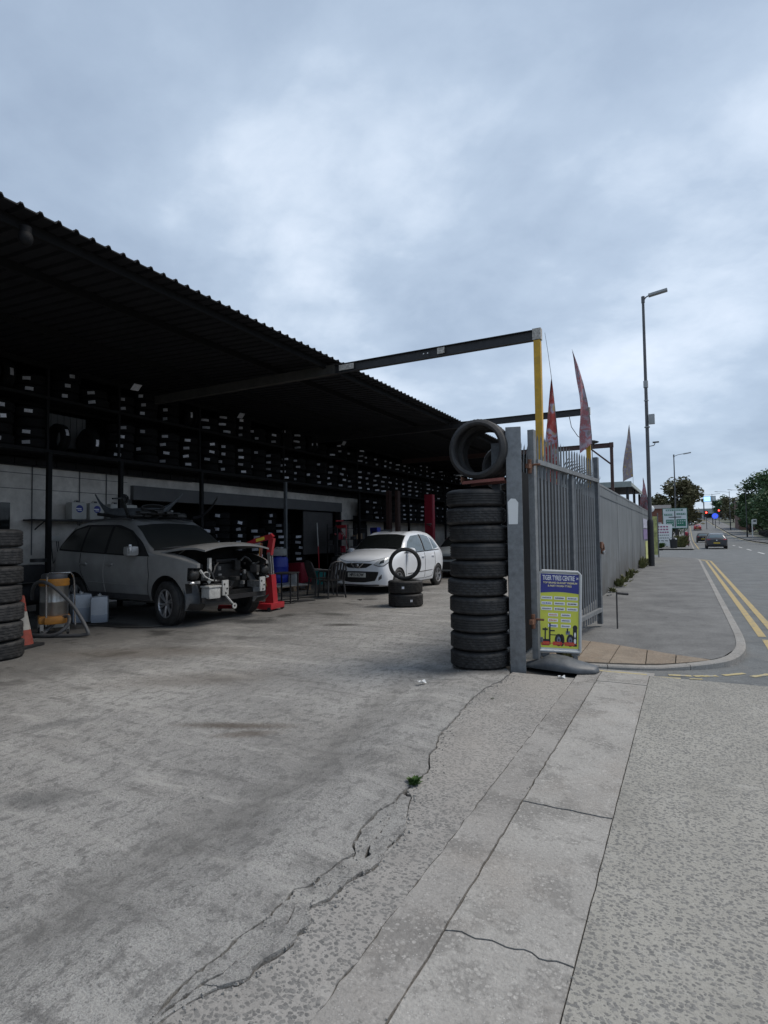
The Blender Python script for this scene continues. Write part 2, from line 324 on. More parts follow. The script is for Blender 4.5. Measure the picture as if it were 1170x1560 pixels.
bannermat('banner_pale', (.42, .34, .38), (.40, .16, .17), (.36, .32, .38), (.25, .2, .2))
bannermat('banner_faded', (.30, .25, .30), (.33, .27, .26), (.4, .36, .38), (.5, .36, .12))

# ---------------------------------------------------------------- mesh builder
class MB:
    def __init__(s): s.v = []; s.f = []; s.mi = []; s.sm = []
    def add(s, vs, fs, mi=0, sm=False):
        k = len(s.v); s.v += [tuple(x) for x in vs]; s.f += [tuple(i + k for i in f) for f in fs]; s.mi += [mi] * len(fs); s.sm += [sm] * len(fs); return s
    def box(s, c, size, rz=0, mi=0, rot=None, taper=1):
        hx, hy, hz = [q / 2 for q in size]; M = (rot or Matrix.Rotation(rz, 3, 'Z')); c = Vector(c); vs = []
        for z in (-hz, hz):
            t = taper if z > 0 else 1
            for x, y in ((-hx, -hy), (hx, -hy), (hx, hy), (-hx, hy)): vs.append(c + M @ Vector((x * t, y * t, z)))
        return s.add(vs, [(3, 2, 1, 0), (4, 5, 6, 7), (0, 1, 5, 4), (1, 2, 6, 5), (2, 3, 7, 6), (3, 0, 4, 7)], mi)
    def bbox(s, c, size, bev=.01, rz=0, mi=0, rot=None):    # bevelled box
        bm = bmesh.new(); bmesh.ops.create_cube(bm, size=1)
        for v in bm.verts: v.co = Vector((v.co.x * size[0], v.co.y * size[1], v.co.z * size[2]))
        bmesh.ops.bevel(bm, geom=list(bm.edges), offset=bev, segments=2, affect='EDGES', profile=.7)
        M = (rot or Matrix.Rotation(rz, 3, 'Z')); c = Vector(c)
        bm.verts.ensure_lookup_table(); vs = [c + M @ v.co for v in bm.verts]; fs = [[v.index for v in f.verts] for f in bm.faces]; bm.free()
        return s.add(vs, fs, mi, True)
    def bar(s, a, b, wd, ht, mi=0):                          # rectangular bar between two points
        a, b = Vector(a), Vector(b); d = b - a; q = d.to_track_quat('Y', 'Z').to_matrix()
        return s.box((a + b) / 2, (wd, d.length, ht), rot=q, mi=mi)
    def tube(s, pts, r, n=8, mi=0, cap=True, closed=False):
        pts = [Vector(p) for p in pts]; m = len(pts); rr = r if isinstance(r, (list, tuple)) else [r] * m; vs = []; prev = None
        for i, p in enumerate(pts):
            if closed: d = pts[(i + 1) % m] - pts[i - 1]
            else: d = pts[min(i + 1, m - 1)] - pts[max(i - 1, 0)]
            d.normalize()
            if prev is None: u = d.orthogonal().normalized()
            else: u = (prev - d * prev.dot(d)); u = u.normalized() if u.length > 1e-6 else d.orthogonal().normalized()
            prev = u; v = d.cross(u)
            for k in range(n):
                a = 2 * math.pi * k / n; vs.append(p + (u * math.cos(a) + v * math.sin(a)) * rr[i])
        fs = []
        for i in range(m if closed else m - 1):
            j = (i + 1) % m
            for k in range(n): fs.append((i * n + k, i * n + (k + 1) % n, j * n + (k + 1) % n, j * n + k))
        if cap and not closed: fs += [tuple(reversed(range(n))), tuple((m - 1) * n + k for k in range(n))]
        return s.add(vs, fs, mi, True)
    def cyl(s, a, b, r, n=12, mi=0): return s.tube([a, b], r, n, mi)
    def lathe(s, prof, n=32, M=None, mi=0, closed=False, sm=True, fn=None):
        vs = []; m = len(prof)
        for k in range(n):
            a = 2 * math.pi * k / n
            for i, (r, z) in enumerate(prof):
                if fn: r = fn(i, k, r)
                p = Vector((r * math.cos(a), r * math.sin(a), z)); vs.append(M @ p if M else p)
        fs = []
        for k in range(n):
            q = (k + 1) % n
            for i in range(m if closed else m - 1):
                j = (i + 1) % m; fs.append((k * m + i, q * m + i, q * m + j, k * m + j))
        return s.add(vs, fs, mi, sm)
    def prism(s, poly, z0, z1, M=None, mi=0):
        n = len(poly); vs = [Vector((x, y, z0)) for x, y in poly] + [Vector((x, y, z1)) for x, y in poly]
        if M: vs = [M @ v for v in vs]
        return s.add(vs, [tuple(reversed(range(n))), tuple(range(n, 2 * n))] + [(i, (i + 1) % n, n + (i + 1) % n, n + i) for i in range(n)], mi)
    def grid(s, fn, nu, nv, mi=0, sm=True):
        vs = [fn(i / nu, j / nv) for i in range(nu + 1) for j in range(nv + 1)]; k = nv + 1
        return s.add(vs, [(i * k + j, (i + 1) * k + j, (i + 1) * k + j + 1, i * k + j + 1) for i in range(nu) for j in range(nv)], mi, sm)
    def ell(s, c, rad, nu=10, nv=8, mi=0):
        c = Vector(c); return s.grid(lambda u, v: c + Vector((rad[0] * math.cos(2 * math.pi * u) * math.sin(math.pi * v), rad[1] * math.sin(2 * math.pi * u) * math.sin(math.pi * v), rad[2] * math.cos(math.pi * v))), nu, nv, mi)
    def mesh(s, name, mats):
        me = bpy.data.meshes.new(name); me.from_pydata(s.v, [], s.f); me.update()
        for m in (mats if isinstance(mats, (list, tuple)) else [mats]): me.materials.append(MATS[m])
        me.polygons.foreach_set('material_index', s.mi); me.polygons.foreach_set('use_smooth', s.sm); return me
    def build(s, name, mats, parent=None, sharp=35):
        me = s.mesh(name, mats)
        if any(s.sm): me.set_sharp_from_angle(angle=R(sharp))
        return link(name, me, parent)
def link(name, me, parent=None):
    o = bpy.data.objects.new(name, me); C.objects.link(o)
    if parent: o.parent = parent
    return o
def tag(o, label=None, cat=None, group=None, kind=None):
    if label: o['label'] = label
    if cat: o['category'] = cat
    if group: o['group'] = group
    if kind: o['kind'] = kind
    return o
def thing(name, label, cat, loc=(0, 0, 0), rz=0, group=None):
    o = bpy.data.objects.new(name, None); C.objects.link(o); o.location = loc; o.rotation_euler = (0, 0, rz); o.empty_display_size = .1
    return tag(o, label, cat, group)
def struct(o): o['kind'] = 'structure'; return o
def text_mb(mb, s, size, M, mi=0, bold=0, extr=.0008, align='CENTER', sx=1):
    cu = bpy.data.curves.new('t', 'FONT'); cu.body = s; cu.size = size; cu.offset = bold; cu.extrude = extr; cu.align_x = align; cu.align_y = 'CENTER'; cu.resolution_u = 2
    o = bpy.data.objects.new('t', cu); C.objects.link(o); bpy.context.view_layer.update()
    me = o.evaluated_get(bpy.context.evaluated_depsgraph_get()).to_mesh()
    mb.add([M @ Vector((v.co.x * sx, v.co.y, v.co.z)) for v in me.vertices], [tuple(p.vertices) for p in me.polygons], mi)
    bpy.data.objects.remove(o); bpy.data.curves.remove(cu)
def herm(xs, ys, x):
    n = len(xs)
    if x <= xs[0]: return ys[0]
    if x >= xs[-1]: return ys[-1]
    i = max(k for k in range(n - 1) if xs[k] <= x); h = xs[i + 1] - xs[i]; t = (x - xs[i]) / h
    def sl(k):
        if k <= 0 or k >= n - 1: return (ys[min(k + 1, n - 1)] - ys[max(k - 1, 0)]) / (xs[min(k + 1, n - 1)] - xs[max(k - 1, 0)])
        a = (ys[k] - ys[k - 1]) / (xs[k] - xs[k - 1]); b = (ys[k + 1] - ys[k]) / (xs[k + 1] - xs[k])
        return 0 if a * b <= 0 else 2 * a * b / (a + b)
    return ys[i] * (2 * t ** 3 - 3 * t * t + 1) + ys[i + 1] * (-2 * t ** 3 + 3 * t * t) + h * (sl(i) * (t ** 3 - 2 * t * t + t) + sl(i + 1) * (t ** 3 - t * t))
def nz(x, y, z=0, s=1): return noise.noise(Vector((x * s, y * s, z)))
ORD = ['lowest', 'second from the bottom', 'third from the bottom', 'fourth from the bottom', 'fifth from the bottom', 'sixth from the bottom', 'seventh from the bottom', 'eighth from the bottom', 'ninth from the bottom', 'tenth from the bottom', 'eleventh from the bottom', 'twelfth from the bottom']
NTH = ['first', 'second', 'third', 'fourth', 'fifth', 'sixth', 'seventh', 'eighth', 'ninth', 'tenth', 'eleventh', 'twelfth', 'thirteenth', 'fourteenth', 'fifteenth', 'sixteenth', 'seventeenth', 'eighteenth', 'nineteenth', 'twentieth'] + ['twenty-' + x for x in ('first', 'second', 'third', 'fourth', 'fifth', 'sixth', 'seventh', 'eighth', 'ninth')] + ['thirtieth'] + ['thirty-' + x for x in ('first', 'second', 'third', 'fourth', 'fifth', 'sixth', 'seventh', 'eighth', 'ninth')] + ['fortieth', 'forty-first', 'forty-second']

# ================================================================ GROUND
def roadz(y): 
    if y < 95: return 0
    if y < 150: return .00042 * (y - 95) ** 2
    return .00042 * 55 ** 2 + .046 * (y - 150)
mb = MB()
ys = [-60, -20, 0, 40, 95] + [95 + 8 * i for i in range(1, 24)] + [330, 500, 2000]
def gz(y): return -.08 + (roadz(min(y, 270)) if y < 270 else roadz(270) - (y - 270) * .02)
vs = []; 
for y in ys: vs += [(-2000, y, gz(y) - .02), (2000, y, gz(y) - .02)]
mb.add(vs, [(2 * i, 2 * i + 1, 2 * i + 3, 2 * i + 2) for i in range(len(ys) - 1)])
struct(mb.build('ground', 'far_ground'))

def ribbon(name, xl, xr, y0, y1, dy, nx, m, z=None, parent=None, depth=.05, step=None, warp=None):
    """a slab between two jagged edges with real sides"""
    mb = MB(); n = max(1, int((y1 - y0) / dy)); rows = []
    for i in range(n + 1):
        y = y0 + (y1 - y0) * i / n; a, b = xl(y), xr(y)
        rows.append([(a + (b - a) * (step(j / nx) if step else j / nx), y) for j in range(nx + 1)])
    zf = z or (lambda x, y: 0)
    if warp: rows = [[(x, warp(x, y)) for x, y in r] for r in rows]
    vs = [(x, y, zf(x, y)) for r in rows for x, y in r]; k = nx + 1
    mb.add(vs, [(i * k + j, i * k + j + 1, (i + 1) * k + j + 1, (i + 1) * k + j) for i in range(n) for j in range(nx)], 0, True)
    def skirt(pts):
        b = len(pts); mb.add(list(pts) + [(p[0], p[1], p[2] - depth) for p in pts], [(i, i + 1, b + i + 1, b + i) for i in range(b - 1)], 0, False)
    skirt([vs[i * k] for i in range(n + 1)][::-1]); skirt([vs[i * k + nx] for i in range(n + 1)])
    skirt(vs[:k]); skirt(vs[-k:][::-1])
    return mb.build(name, m, parent)
UP = [(-1.52, -2), (-1.523, 1.2), (-1.531, 1.366), (-1.551, 1.419), (-1.541, 1.52), (-1.538, 1.611), (-1.53, 1.721), (-1.521, 1.84), (-1.518, 1.978), (-1.531, 2.035), (-1.484, 2.091), (-1.477, 2.21), (-1.463, 2.354), (-1.446, 2.416), (-1.49, 2.477), (-1.538, 2.701), (-1.536, 2.823), (-1.512, 2.944), (-1.516, 3.08), (-1.518, 3.288), (-1.5, 3.422), (-1.6, 3.687), (-1.633, 3.867), (-1.7, 4.14), (-1.722, 4.477), (-1.789, 5.036), (-1.798, 5.561), (-1.739, 5.882), (-1.74, 6.3), (-1.85, 6.5)]
LO = [(-1.5, -2), (-1.5, 1.339), (-1.471, 1.421), (-1.44, 1.508), (-1.397, 1.53), (-1.372, 1.556), (-1.38, 1.637), (-1.348, 1.722), (-1.337, 1.775), (-1.364, 1.812), (-1.34, 1.867), (-1.363, 1.919), (-1.403, 1.975), (-1.372, 2.051), (-1.355, 2.133), (-1.348, 2.238), (-1.314, 2.29), (-1.295, 2.373), (-1.332, 2.499), (-1.324, 2.574), (-1.322, 2.679), (-1.413, 2.937), (-1.457, 3.068), (-1.49, 3.124)]
def pl(P, y):
    if y <= P[0][1]: return P[0][0]
    for (xa, ya), (xb, yb) in zip(P, P[1:]):
        if y <= yb: return xa + (xb - xa) * (y - ya) / (yb - ya)
    return P[-1][0]
def jag(y, a=.012, s=0): return a * nz(y * 9, s) + a * .7 * nz(y * 31, s + 3) + a * .4 * nz(y * 70, s + 6)
def hump(x, y):
    z = .010 * nz(x, y, 0, .8) + .005 * nz(x, y, 4, 2.7) + .0022 * nz(x, y, 8, 9)
    d = abs(x - (pl(UP, y) - .30)); z += .035 * math.exp(-(d / .22) ** 2) * min(1, max(0, (6.4 - y) / 1.2))
    d2 = abs(x - (pl(UP, y) - .75)); z -= .022 * math.exp(-(d2 / .2) ** 2)
    if x < -6: z *= max(0, 1 - (-6 - x) / .7)
    return z
upx = lambda y: pl(UP, y) + jag(y, .017)
def crackw(y): return .0035 + .006 * abs(nz(y * 3, 7)) if y < 6 else .006
def yr(y):
    if y < 6.25: return upx(y) - crackw(y)
    return -1.98 if y > 6.75 else upx(min(y, 6.24)) + (-1.98 - upx(6.24)) * (y - 6.25) / .5
def yardstep(t): return 1 - (1 - t) ** 3.2
yard = ribbon('yard', lambda y: -16, yr, -3, 6.75, .04, 90, 'yard_concrete', hump, step=yardstep); struct(yard)
struct(ribbon('yard_rear', lambda y: -16, lambda y: -1.98, 6.75, 37.4, .3, 60, 'yard_concrete', hump, step=yardstep))
sub = MB().box((0, 17, -.055), (34, 44, .04)); struct(sub.build('ground_base', 'soil'))
cr = bpy.data.objects.new('channel', None); C.objects.link(cr); struct(cr)
# cracked sliver of concrete between the two cracks: broken pieces
lox = lambda y: pl(LO, y) + jag(y, .013, 5)
cuts = [-2, -.3, 1.25, 1.78, 2.04, 2.44, 3.06]
midx = lambda y: .5 * (min(upx(y), lox(y) - .03) + lox(y)) + .022 * nz(y * 6, 4) + .012 * nz(y * 22, 8)
for col in (0, 1):
    cts = [-2, -.3, 1.25, 1.78, 2.04, 2.44, 3.06] if col == 0 else [-2, .4, 1.5, 1.92, 2.2, 2.7, 3.06]
    for a, b in zip(cts, cts[1:]):
        dz = random.uniform(-.003, .003); tx = random.uniform(-.03, .03); sh = .35 if col else -.25
        L_ = (lambda y: min(upx(y) + .006, lox(y) - .03)) if col == 0 else (lambda y: midx(y) + .0015)
        R_ = (lambda y: midx(y) - .0015) if col == 0 else (lambda y: lox(y) - .003 * (.3 + abs(nz(y * 4, 2))))
        ribbon('broken_piece', L_, R_, a + .001, b - .001, .015, 5, 'yard_concrete', lambda x, y: .003 + dz + .004 * nz(x, y, 0, 6) + (x + 1.45) * tx, cr, warp=lambda x, y: y + sh * (x + 1.45) + .02 * nz(x * 25, 1) + .012 * nz(x * 60, 4))
agl = lambda y: (lox(y) + .008 if y < 3.1 else upx(y) + .006)
agr = lambda y: -1.085 + jag(y, .012, 9)
struct(ribbon('aggregate_strip', agl, lambda y: min(agr(y), -1.0), -2.5, 6.3, .04, 10, 'strip_aggregate', lambda x, y: .004 * nz(x, y, 0, 2) - .001))
ribbon('edge_strip', lambda y: agr(y) + .004, lambda y: -.872 + jag(y, .007, 12), -2.5, 6.72, .05, 5, 'smooth_strip_concrete', lambda x, y: .005 * nz(x, y, 0, 3) - .002, cr)
joints = [-2.5, .2, 2.125, 3.3, 3.96, 6.3, 6.74]
for i, (a, b) in enumerate(zip(joints, joints[1:])):
    dz = random.uniform(-.004, .004)
    def yy(e, x, amp): return e + amp * nz(x * 14, e * 3)
    mb = MB(); nx_, ny_ = 16, 24; amp0 = .03 if abs(a - 2.125) < .01 else .008; amp1 = .03 if abs(b - 2.125) < .01 else .008
    def P(u, v, z=None):
        yv = a + (b - a) * v; xl = -.862 + jag(yv, .006, 12); xr = -.394 + .004 * nz(yv * 7, 1); x = xl + (xr - xl) * u
        y0 = yy(a, x, amp0) + (.001 if a == 3.96 else .0035); y1 = yy(b, x, amp1) - (.001 if b == 3.96 else .0035); y = y0 + (y1 - y0) * v
        return (x, y, (dz + .004 * nz(x, y, 0, 4)) if z is None else z)
    mb.grid(lambda u, v: P(u, v), nx_, ny_)
    if a == .2: pass
    for e, rev in ((0, 0), (1, 1)):
        mb.grid(lambda u, v: P(u, e, None if v < .5 else -.05), nx_, 1, sm=False); mb.grid(lambda u, v: P(e, u, None if v < .5 else -.05), ny_, 1, sm=False)
    mb.build('slab', 'slab_concrete', cr)
struct(ribbon('apron', lambda y: -.388 + .004 * nz(y * 7, 1), lambda y: 14, -3, 6.72, .12, 40, 'apron_aggregate', lambda x, y: .006 * nz(x, y, 0, 1.1), step=lambda t: t ** 2))
# main road and footpaths
def strip(name, x0, x1, y0, y1, z, m, parent=None, n=None, kind=True):
    mb = MB(); st = [y0] + [y for y in [95 + 5 * i for i in range(40)] if y0 < y < y1] + [y1]
    vs = []
    for y in st: vs += [(x0(y) if callable(x0) else x0, y, z + roadz(y)), (x1(y) if callable(x1) else x1, y, z + roadz(y))]
    mb.add(vs, [(2 * i, 2 * i + 1, 2 * i + 3, 2 * i + 2) for i in range(len(st) - 1)])
    o = mb.build(name, m, parent)
    return struct(o) if kind and not parent else o
rk = lambda y: 9.2 if y < 80 else 9.2 - (y - 80) * .012
strip('road', -1.9, rk, 6.726, 270, -.024, 'road_tarmac')
strip('side_street', -40, -1.9, 38.2, 56, -.024, 'road_tarmac')
strip('right_footpath', lambda y: rk(y) + .13, lambda y: rk(y) + 3.2, -3, 270, .09, 'pavement_tarmac')
strip('left_footpath', -5, .45, 57.5, 270, .08, 'pavement_tarmac')
strip('verge', lambda y: rk(y) + 3.2, lambda y: 40, -3, 270, .06, 'far_ground')
# kerbed near footpath outline
def smooth(P, n=6):
    out = []
    for i in range(len(P) - 1):
        p0 = P[max(i - 1, 0)]; p1 = P[i]; p2 = P[i + 1]; p3 = P[min(i + 2, len(P) - 1)]
        for k in range(n):
            t = k / n; out.append(tuple(.5 * (2 * b + (c - a) * t + (2 * a - 5 * b + 4 * c - d) * t * t + (-a + 3 * b - 3 * c + d) * t ** 3) for a, b, c, d in zip(p0, p1, p2, p3)))
    out.append(P[-1]); return out
KP = smooth([(-1.75, 6.86), (-1.3, 6.90), (-.9, 6.97), (-.5, 7.07), (-.12, 7.24), (.2, 7.46), (.42, 7.74), (.56, 8.2), (.63, 8.8), (.655, 9.6)], 6) + [(.655 - .0015 * i, 9.6 + .915 * (i + 1)) for i in range(28)] + smooth([(.55, 35.6), (.35, 36.6), (-.3, 37.5), (-1.6, 38.0)], 4)
def kz(x, y):      # kerb face height: dropped at the yard end, rising along the curve
    t = max(0, min(1, (x + .3) / .9)) if y < 9 else 1
    return .012 + .055 * t
def offs(P, d):
    o = []
    for i, p in enumerate(P):
        a = Vector(P[max(i - 1, 0)]); b = Vector(P[min(i + 1, len(P) - 1)]); t = (b - a).normalized(); o.append((p[0] - t.y * d, p[1] + t.x * d))
    return o
IN = offs(KP, .105)
kerb = bpy.data.objects.new('kerb', None); C.objects.link(kerb); struct(kerb)
grp = []; acc = [0]; ln = 0; start = 0
i = 0
while i < len(KP) - 1:
    j = i + 1; d = (Vector(KP[j]) - Vector(KP[i])).length
    while j < len(KP) - 1 and d + (Vector(KP[j + 1]) - Vector(KP[j])).length < .95: d += (Vector(KP[j + 1]) - Vector(KP[j])).length; j += 1
    grp.append((i, j)); i = j
for gi, (i, j) in enumerate(grp):
    mb = MB(); top = []; 
    for k in range(i, j + 1):
        f = .004 if k == i else 0; f2 = .004 if k == j else 0
        o_, n_ = Vector(KP[k]), Vector(IN[k])
        if k == i: dd = (Vector(KP[k + 1]) - o_).normalized() * .004; o_ = o_ + dd; n_ = n_ + dd
        if k == j: dd = (Vector(KP[k - 1]) - o_).normalized() * .004; o_ = o_ + dd; n_ = n_ + dd
        z = kz(*KP[k]); q = (n_ - o_).normalized()
        oo = o_ + q * .014
        top.append([(o_.x, o_.y, -.06), (o_.x, o_.y, z - .014), (oo.x, oo.y, z), (n_.x, n_.y, z), (n_.x, n_.y, -.05)])
    mb.add([p for r in top for p in r], [(a * 5 + b, (a + 1) * 5 + b, (a + 1) * 5 + b + 1, a * 5 + b + 1) for a in range(len(top) - 1) for b in range(4)])
    mb.add(top[0], [(0, 1, 2, 3, 4)]); mb.add(top[-1], [(4, 3, 2, 1, 0)])
    mb.build('kerb_stone', 'kerb_concrete', kerb)
# footpath: fan between the fence line and the kerb's inner edge
mb = MB(); vs = []
WEDGE = [(-1.9, 8.75), (-1.22, 8.46), (-.83, 8.30), (-.49, 8.12), (-.16, 7.91), (.21, 7.70), (.33, 7.86), (.44, 8.25)]
inner = [p for p in IN if p[1] > 8.2 and p[0] > -1.7]
poly = WEDGE + [p for p in inner if p[1] > 8.3] + [(-1.9, 38.0)]
bm = bmesh.new(); f = bm.faces.new([bm.verts.new((x, y, kz(x, y) - .006 if y < 8.6 and x > 0 else .012 + min(.049, max(0, (y - 8.3) * .02 + (x + .3) * .04)))) for x, y in poly]); bmesh.ops.triangulate(bm, faces=[f]); me = bpy.data.meshes.new('footpath'); bm.to_mesh(me); bm.free(); me.materials.append(MATS['pavement_tarmac'])
for p in me.polygons:
    if p.normal.z < 0: me.flip_normals(); break
fp = struct(link('footpath', me))
# brown crossing slabs in the wedge
A = [(-1.62, 8.62), (-1.22, 8.46), (-.83, 8.30), (-.49, 8.12), (-.16, 7.91), (.21, 7.70)]
B = [(-1.60, 7.03), (-1.20, 7.06), (-.84, 7.13), (-.46, 7.25), (-.16, 7.39), (.18, 7.66)]
for i in range(5):
    mb = MB(); g_ = .006
    a0, a1, b0, b1 = [Vector((*p, 0)) for p in (A[i], A[i + 1], B[i], B[i + 1])]
    a0 += (a1 - a0) * .02; b0 += (b1 - b0) * .02; a1 -= (a1 - a0) * .012; b1 -= (b1 - b0) * .012
    zt = .018 + .002 * (i % 2)
    def F(u, v):
        p = (a0 * (1 - u) + a1 * u) * (1 - v) + (b0 * (1 - u) + b1 * u) * v; p.z = zt + .03 * max(0, (p.x + .3)) + .003 * nz(p.x, p.y, 0, 5); return p
    mb.grid(F, 8, 8); 
    for e in (0, 1):
        mb.grid(lambda u, v: F(u, e) if v < .5 else F(u, e) - Vector((0, 0, .06)), 8, 1, sm=False); mb.grid(lambda u, v: F(e, u) if v < .5 else F(e, u) - Vector((0, 0, .06)), 8, 1, sm=False)
    mb.build('paving_slab', 'brown_paving', fp)
# yellow lines (follow the kerb)
def band(name, P, d0, d1, m, z=-.02, rng=None):
    a = offs(P, d0); b = offs(P, d1); mb = MB(); n = len(P)
    mb.add([(x, y, z) for x, y in a] + [(x, y, z) for x, y in b], [(i, i + 1, n + i + 1, n + i) for i in range(n - 1)][::1])
    for i, f in enumerate(mb.f): pass
    return struct(mb.build(name, m))
S2 = [p for p in KP if p[1] > 9.65]
band('yellow_line', [(.655, 10.0)] + S2, -.22, -.32, 'yellow_line'); band('yellow_line', [(.655, 10.0)] + S2, -.42, -.52, 'yellow_line')
band('yellow_line', [(.62, 8.5), (.645, 9.0), (.655, 9.75)], -.24, -.34, 'yellow_line')
for (xa, ya), (xb, yb), w_ in (((-.36, 6.80), (-.10, 6.835), .045), ((-.22, 6.95), (.0, 7.0), .07), ((.02, 7.005), (.24, 7.11), .065), ((.30, 7.17), (.50, 7.36), .06), ((.56, 7.22), (.74, 7.42), .06), ((-.02, 6.86), (.10, 6.89), .04)):
    d_ = Vector((xb - xa, yb - ya, 0)).normalized(); n_ = Vector((-d_.y, d_.x, 0)); A_, B_ = Vector((xa, ya, -.0195)), Vector((xb, yb, -.0195)); mb = MB()
    mb.grid(lambda u, v: A_.lerp(B_, u) + n_ * (v - .5) * w_ * (1 + .5 * nz(u * 5, xa * 9, v)), 10, 1); struct(mb.build('worn_line', 'worn_yellow'))
struct(MB().add([(-.93, 6.745, .001), (-.42, 6.75, .001), (-.42, 6.80, .001), (-.93, 6.79, .001)], [(0, 1, 2, 3)]).build('worn_line', 'worn_yellow'))
struct(MB().box((-1.15, 6.8, -.02), (1.6, .14, .04)).build('gutter', 'slab_concrete'))
strip('far_kerb', rk, lambda y: rk(y) + .13, -3, 270, .10, 'kerb_concrete')
strip('far_kerb', .45, .575, 57.5, 270, .09, 'kerb_concrete')
strip('yellow_line', lambda y: rk(y) - .45, lambda y: rk(y) - .3, 40, 270, -.018, 'worn_yellow')
strip('yellow_line', .9, 1.0, 60, 200, -.018, 'yellow_line')
for k in range(3, 7): strip('white_line', 4.6, 4.72, 20 + k * 9, 24 + k * 9, -.018, 'white_line')
for k, (x, y) in enumerate([(-.25, 13.5), (.15, 11.2), (-.4, 17), (.2, 21), (-.1, 27.5), (-.6, 33)]):
    mb = MB(); n = 14; mb.add([(x + .16 * math.cos(6.283 * i / n) * (1 + .4 * nz(i, k)), y + .3 * math.sin(6.283 * i / n) * (1 + .4 * nz(i, k + 5)), .067) for i in range(n)], [tuple(range(n))]); struct(mb.build('patch', 'kerb_concrete')) if False else None

# ================================================================ TYRES
def tyre_profile(Ro, w_, grooves=4, rb=None):
    rb = rb or Ro * .64; h = w_ / 2; t = .012
    P = [(rb, -h + .03), (rb + .012, -h + .008), (rb + (Ro - rb) * .45, -h), (Ro - .028, -h + .010), (Ro - .008, -h + .024)]
    zs = -h + .03; ze = h - .03; n = grooves
    seg = (ze - zs) / (n + 1)
    P.append((Ro, zs))
    for k in range(n):
        z = zs + seg * (k + 1); P += [(Ro, z - .0055), (Ro - .009, z - .004), (Ro - .009, z + .004), (Ro, z + .0055)]
    P += [(Ro, ze), (Ro - .008, h - .024), (Ro - .028, h - .010), (rb + (Ro - rb) * .45, h), (rb + .012, h - .008), (rb, h - .03)]
    P += [(rb + .03, h - .035), (Ro - .03, h - .04), (Ro - .022, 0), (Ro - .03, -h + .04), (rb + .03, -h + .035)]
    return P
def tyre_mesh(name, Ro, w_, grooves=4, n=72, m='rubber', style=0, M=None, rb=None):
    P = tyre_profile(Ro, w_, grooves, rb); mb = MB(); npf = len(P); sh = list(range(5, 5 + 2 + 4 * grooves))
    def fn(i, k, r):
        if i in sh and r > Ro - .004:
            if style == 0 and (k + i // 3) % 4 == 0: return r - .007
            if style == 1 and (k + i // 2) % 4 == 0: return r - .008
            if style == 2 and (k + abs(i - 5 - 2 * grooves)) % 4 == 0: return r - .008
            if style == 3 and i in (5, 6, 4 + 4 * grooves, 5 + 4 * grooves + 1) and k % 2 == 0: return r - .005
        return r
    mb.lathe(P, n, M, closed=True, fn=fn); me = mb.mesh(name, m); me.set_sharp_from_angle(angle=R(40)); return me
TYRES = [tyre_mesh('tyre', .345, .196, 4, 96, style=s) for s in range(4)]
X90 = Matrix.Rotation(R(90), 4, 'X')
def put(me, name, loc, rot=(0, 0, 0), parent=None):
    o = link(name, me, parent); o.location = loc; o.rotation_euler = rot; return o
# the ten tyre stack by the gate post
for k in range(10):
    o = put(TYRES[(k * 3 + 1) % 4] if k != 9 else TYRES[3], 'tyre', (-2.17 + random.uniform(-.022, .022) + .0008 * k, 6.5 + random.uniform(-.015, .015), .103 + k * .2025), (random.uniform(-.01, .01), random.uniform(-.01, .01), random.uniform(0, 6)))
    o.scale = (random.uniform(.975, 1.0),) * 2 + (1.02,)
    tag(o, ('worn black tyre at the very bottom of the tall stack beside the gate post' if k == 0 else 'ribbed black tyre on top of the tall stack beside the gate post' if k == 9 else 'worn black tyre, %s in the tall stack beside the gate post' % ORD[k]), 'tyre', 'tyres stacked beside the gate post')
# bracket and three tyres lying on it, seen through their holes
t = thing('steel_bracket', 'rusty red steel bracket above the tall tyre stack', 'bracket', (-2.1, 6.36, 2.09))
for yy_ in (0, .3): MB().bar((-.19, yy_, .02), (.30, yy_, .04), .04, .035).build('angle_bar', 'rust_red', t)
MB().bar((-.19, -.04, .055), (-.19, .40, .055), .012, .07).build('end_plate', 'rust', t)
big = tyre_mesh('tyre', .345, .28, 4, 96, style=3, rb=.270, M=Matrix.Rotation(R(90), 4, 'X'))
o = put(big, 'tyre', (-2.10, 6.45, 2.492), (0, 0, R(-3))); tag(o, 'black tyre lying on its tread on the bracket, nearest, seen through its hole', 'tyre', 'tyres lying on the bracket')
o = put(big, 'tyre', (-2.12, 6.75, 2.492), (0, 0, R(2))); tag(o, 'black tyre lying on its tread behind the front one on the bracket', 'tyre', 'tyres lying on the bracket')
smal = tyre_mesh('tyre', .30, .20, 4, 72, style=3, rb=.235, M=Matrix.Rotation(R(90), 4, 'X'))
o = put(smal, 'tyre', (-2.22, 7.75, 2.42), (0, 0, R(-24))); tag(o, 'smaller tyre farthest back above the stack, seen through the front tyre', 'tyre', 'tyres lying on the bracket')
def sticker_mesh(Ro, hgt=.085, arc=.5, n=8):
    mb = MB(); mb.grid(lambda u, v: ((Ro + .003) * math.cos((u - .5) * arc), (Ro + .003) * math.sin((u - .5) * arc), (v - .5) * hgt), n, 1); return mb.mesh('paper_label', 'paper')
p = put(sticker_mesh(.28, .2, .3), 'paper_label', (0, 0, 0), parent=o); p.rotation_euler = (R(90), R(150), 0)
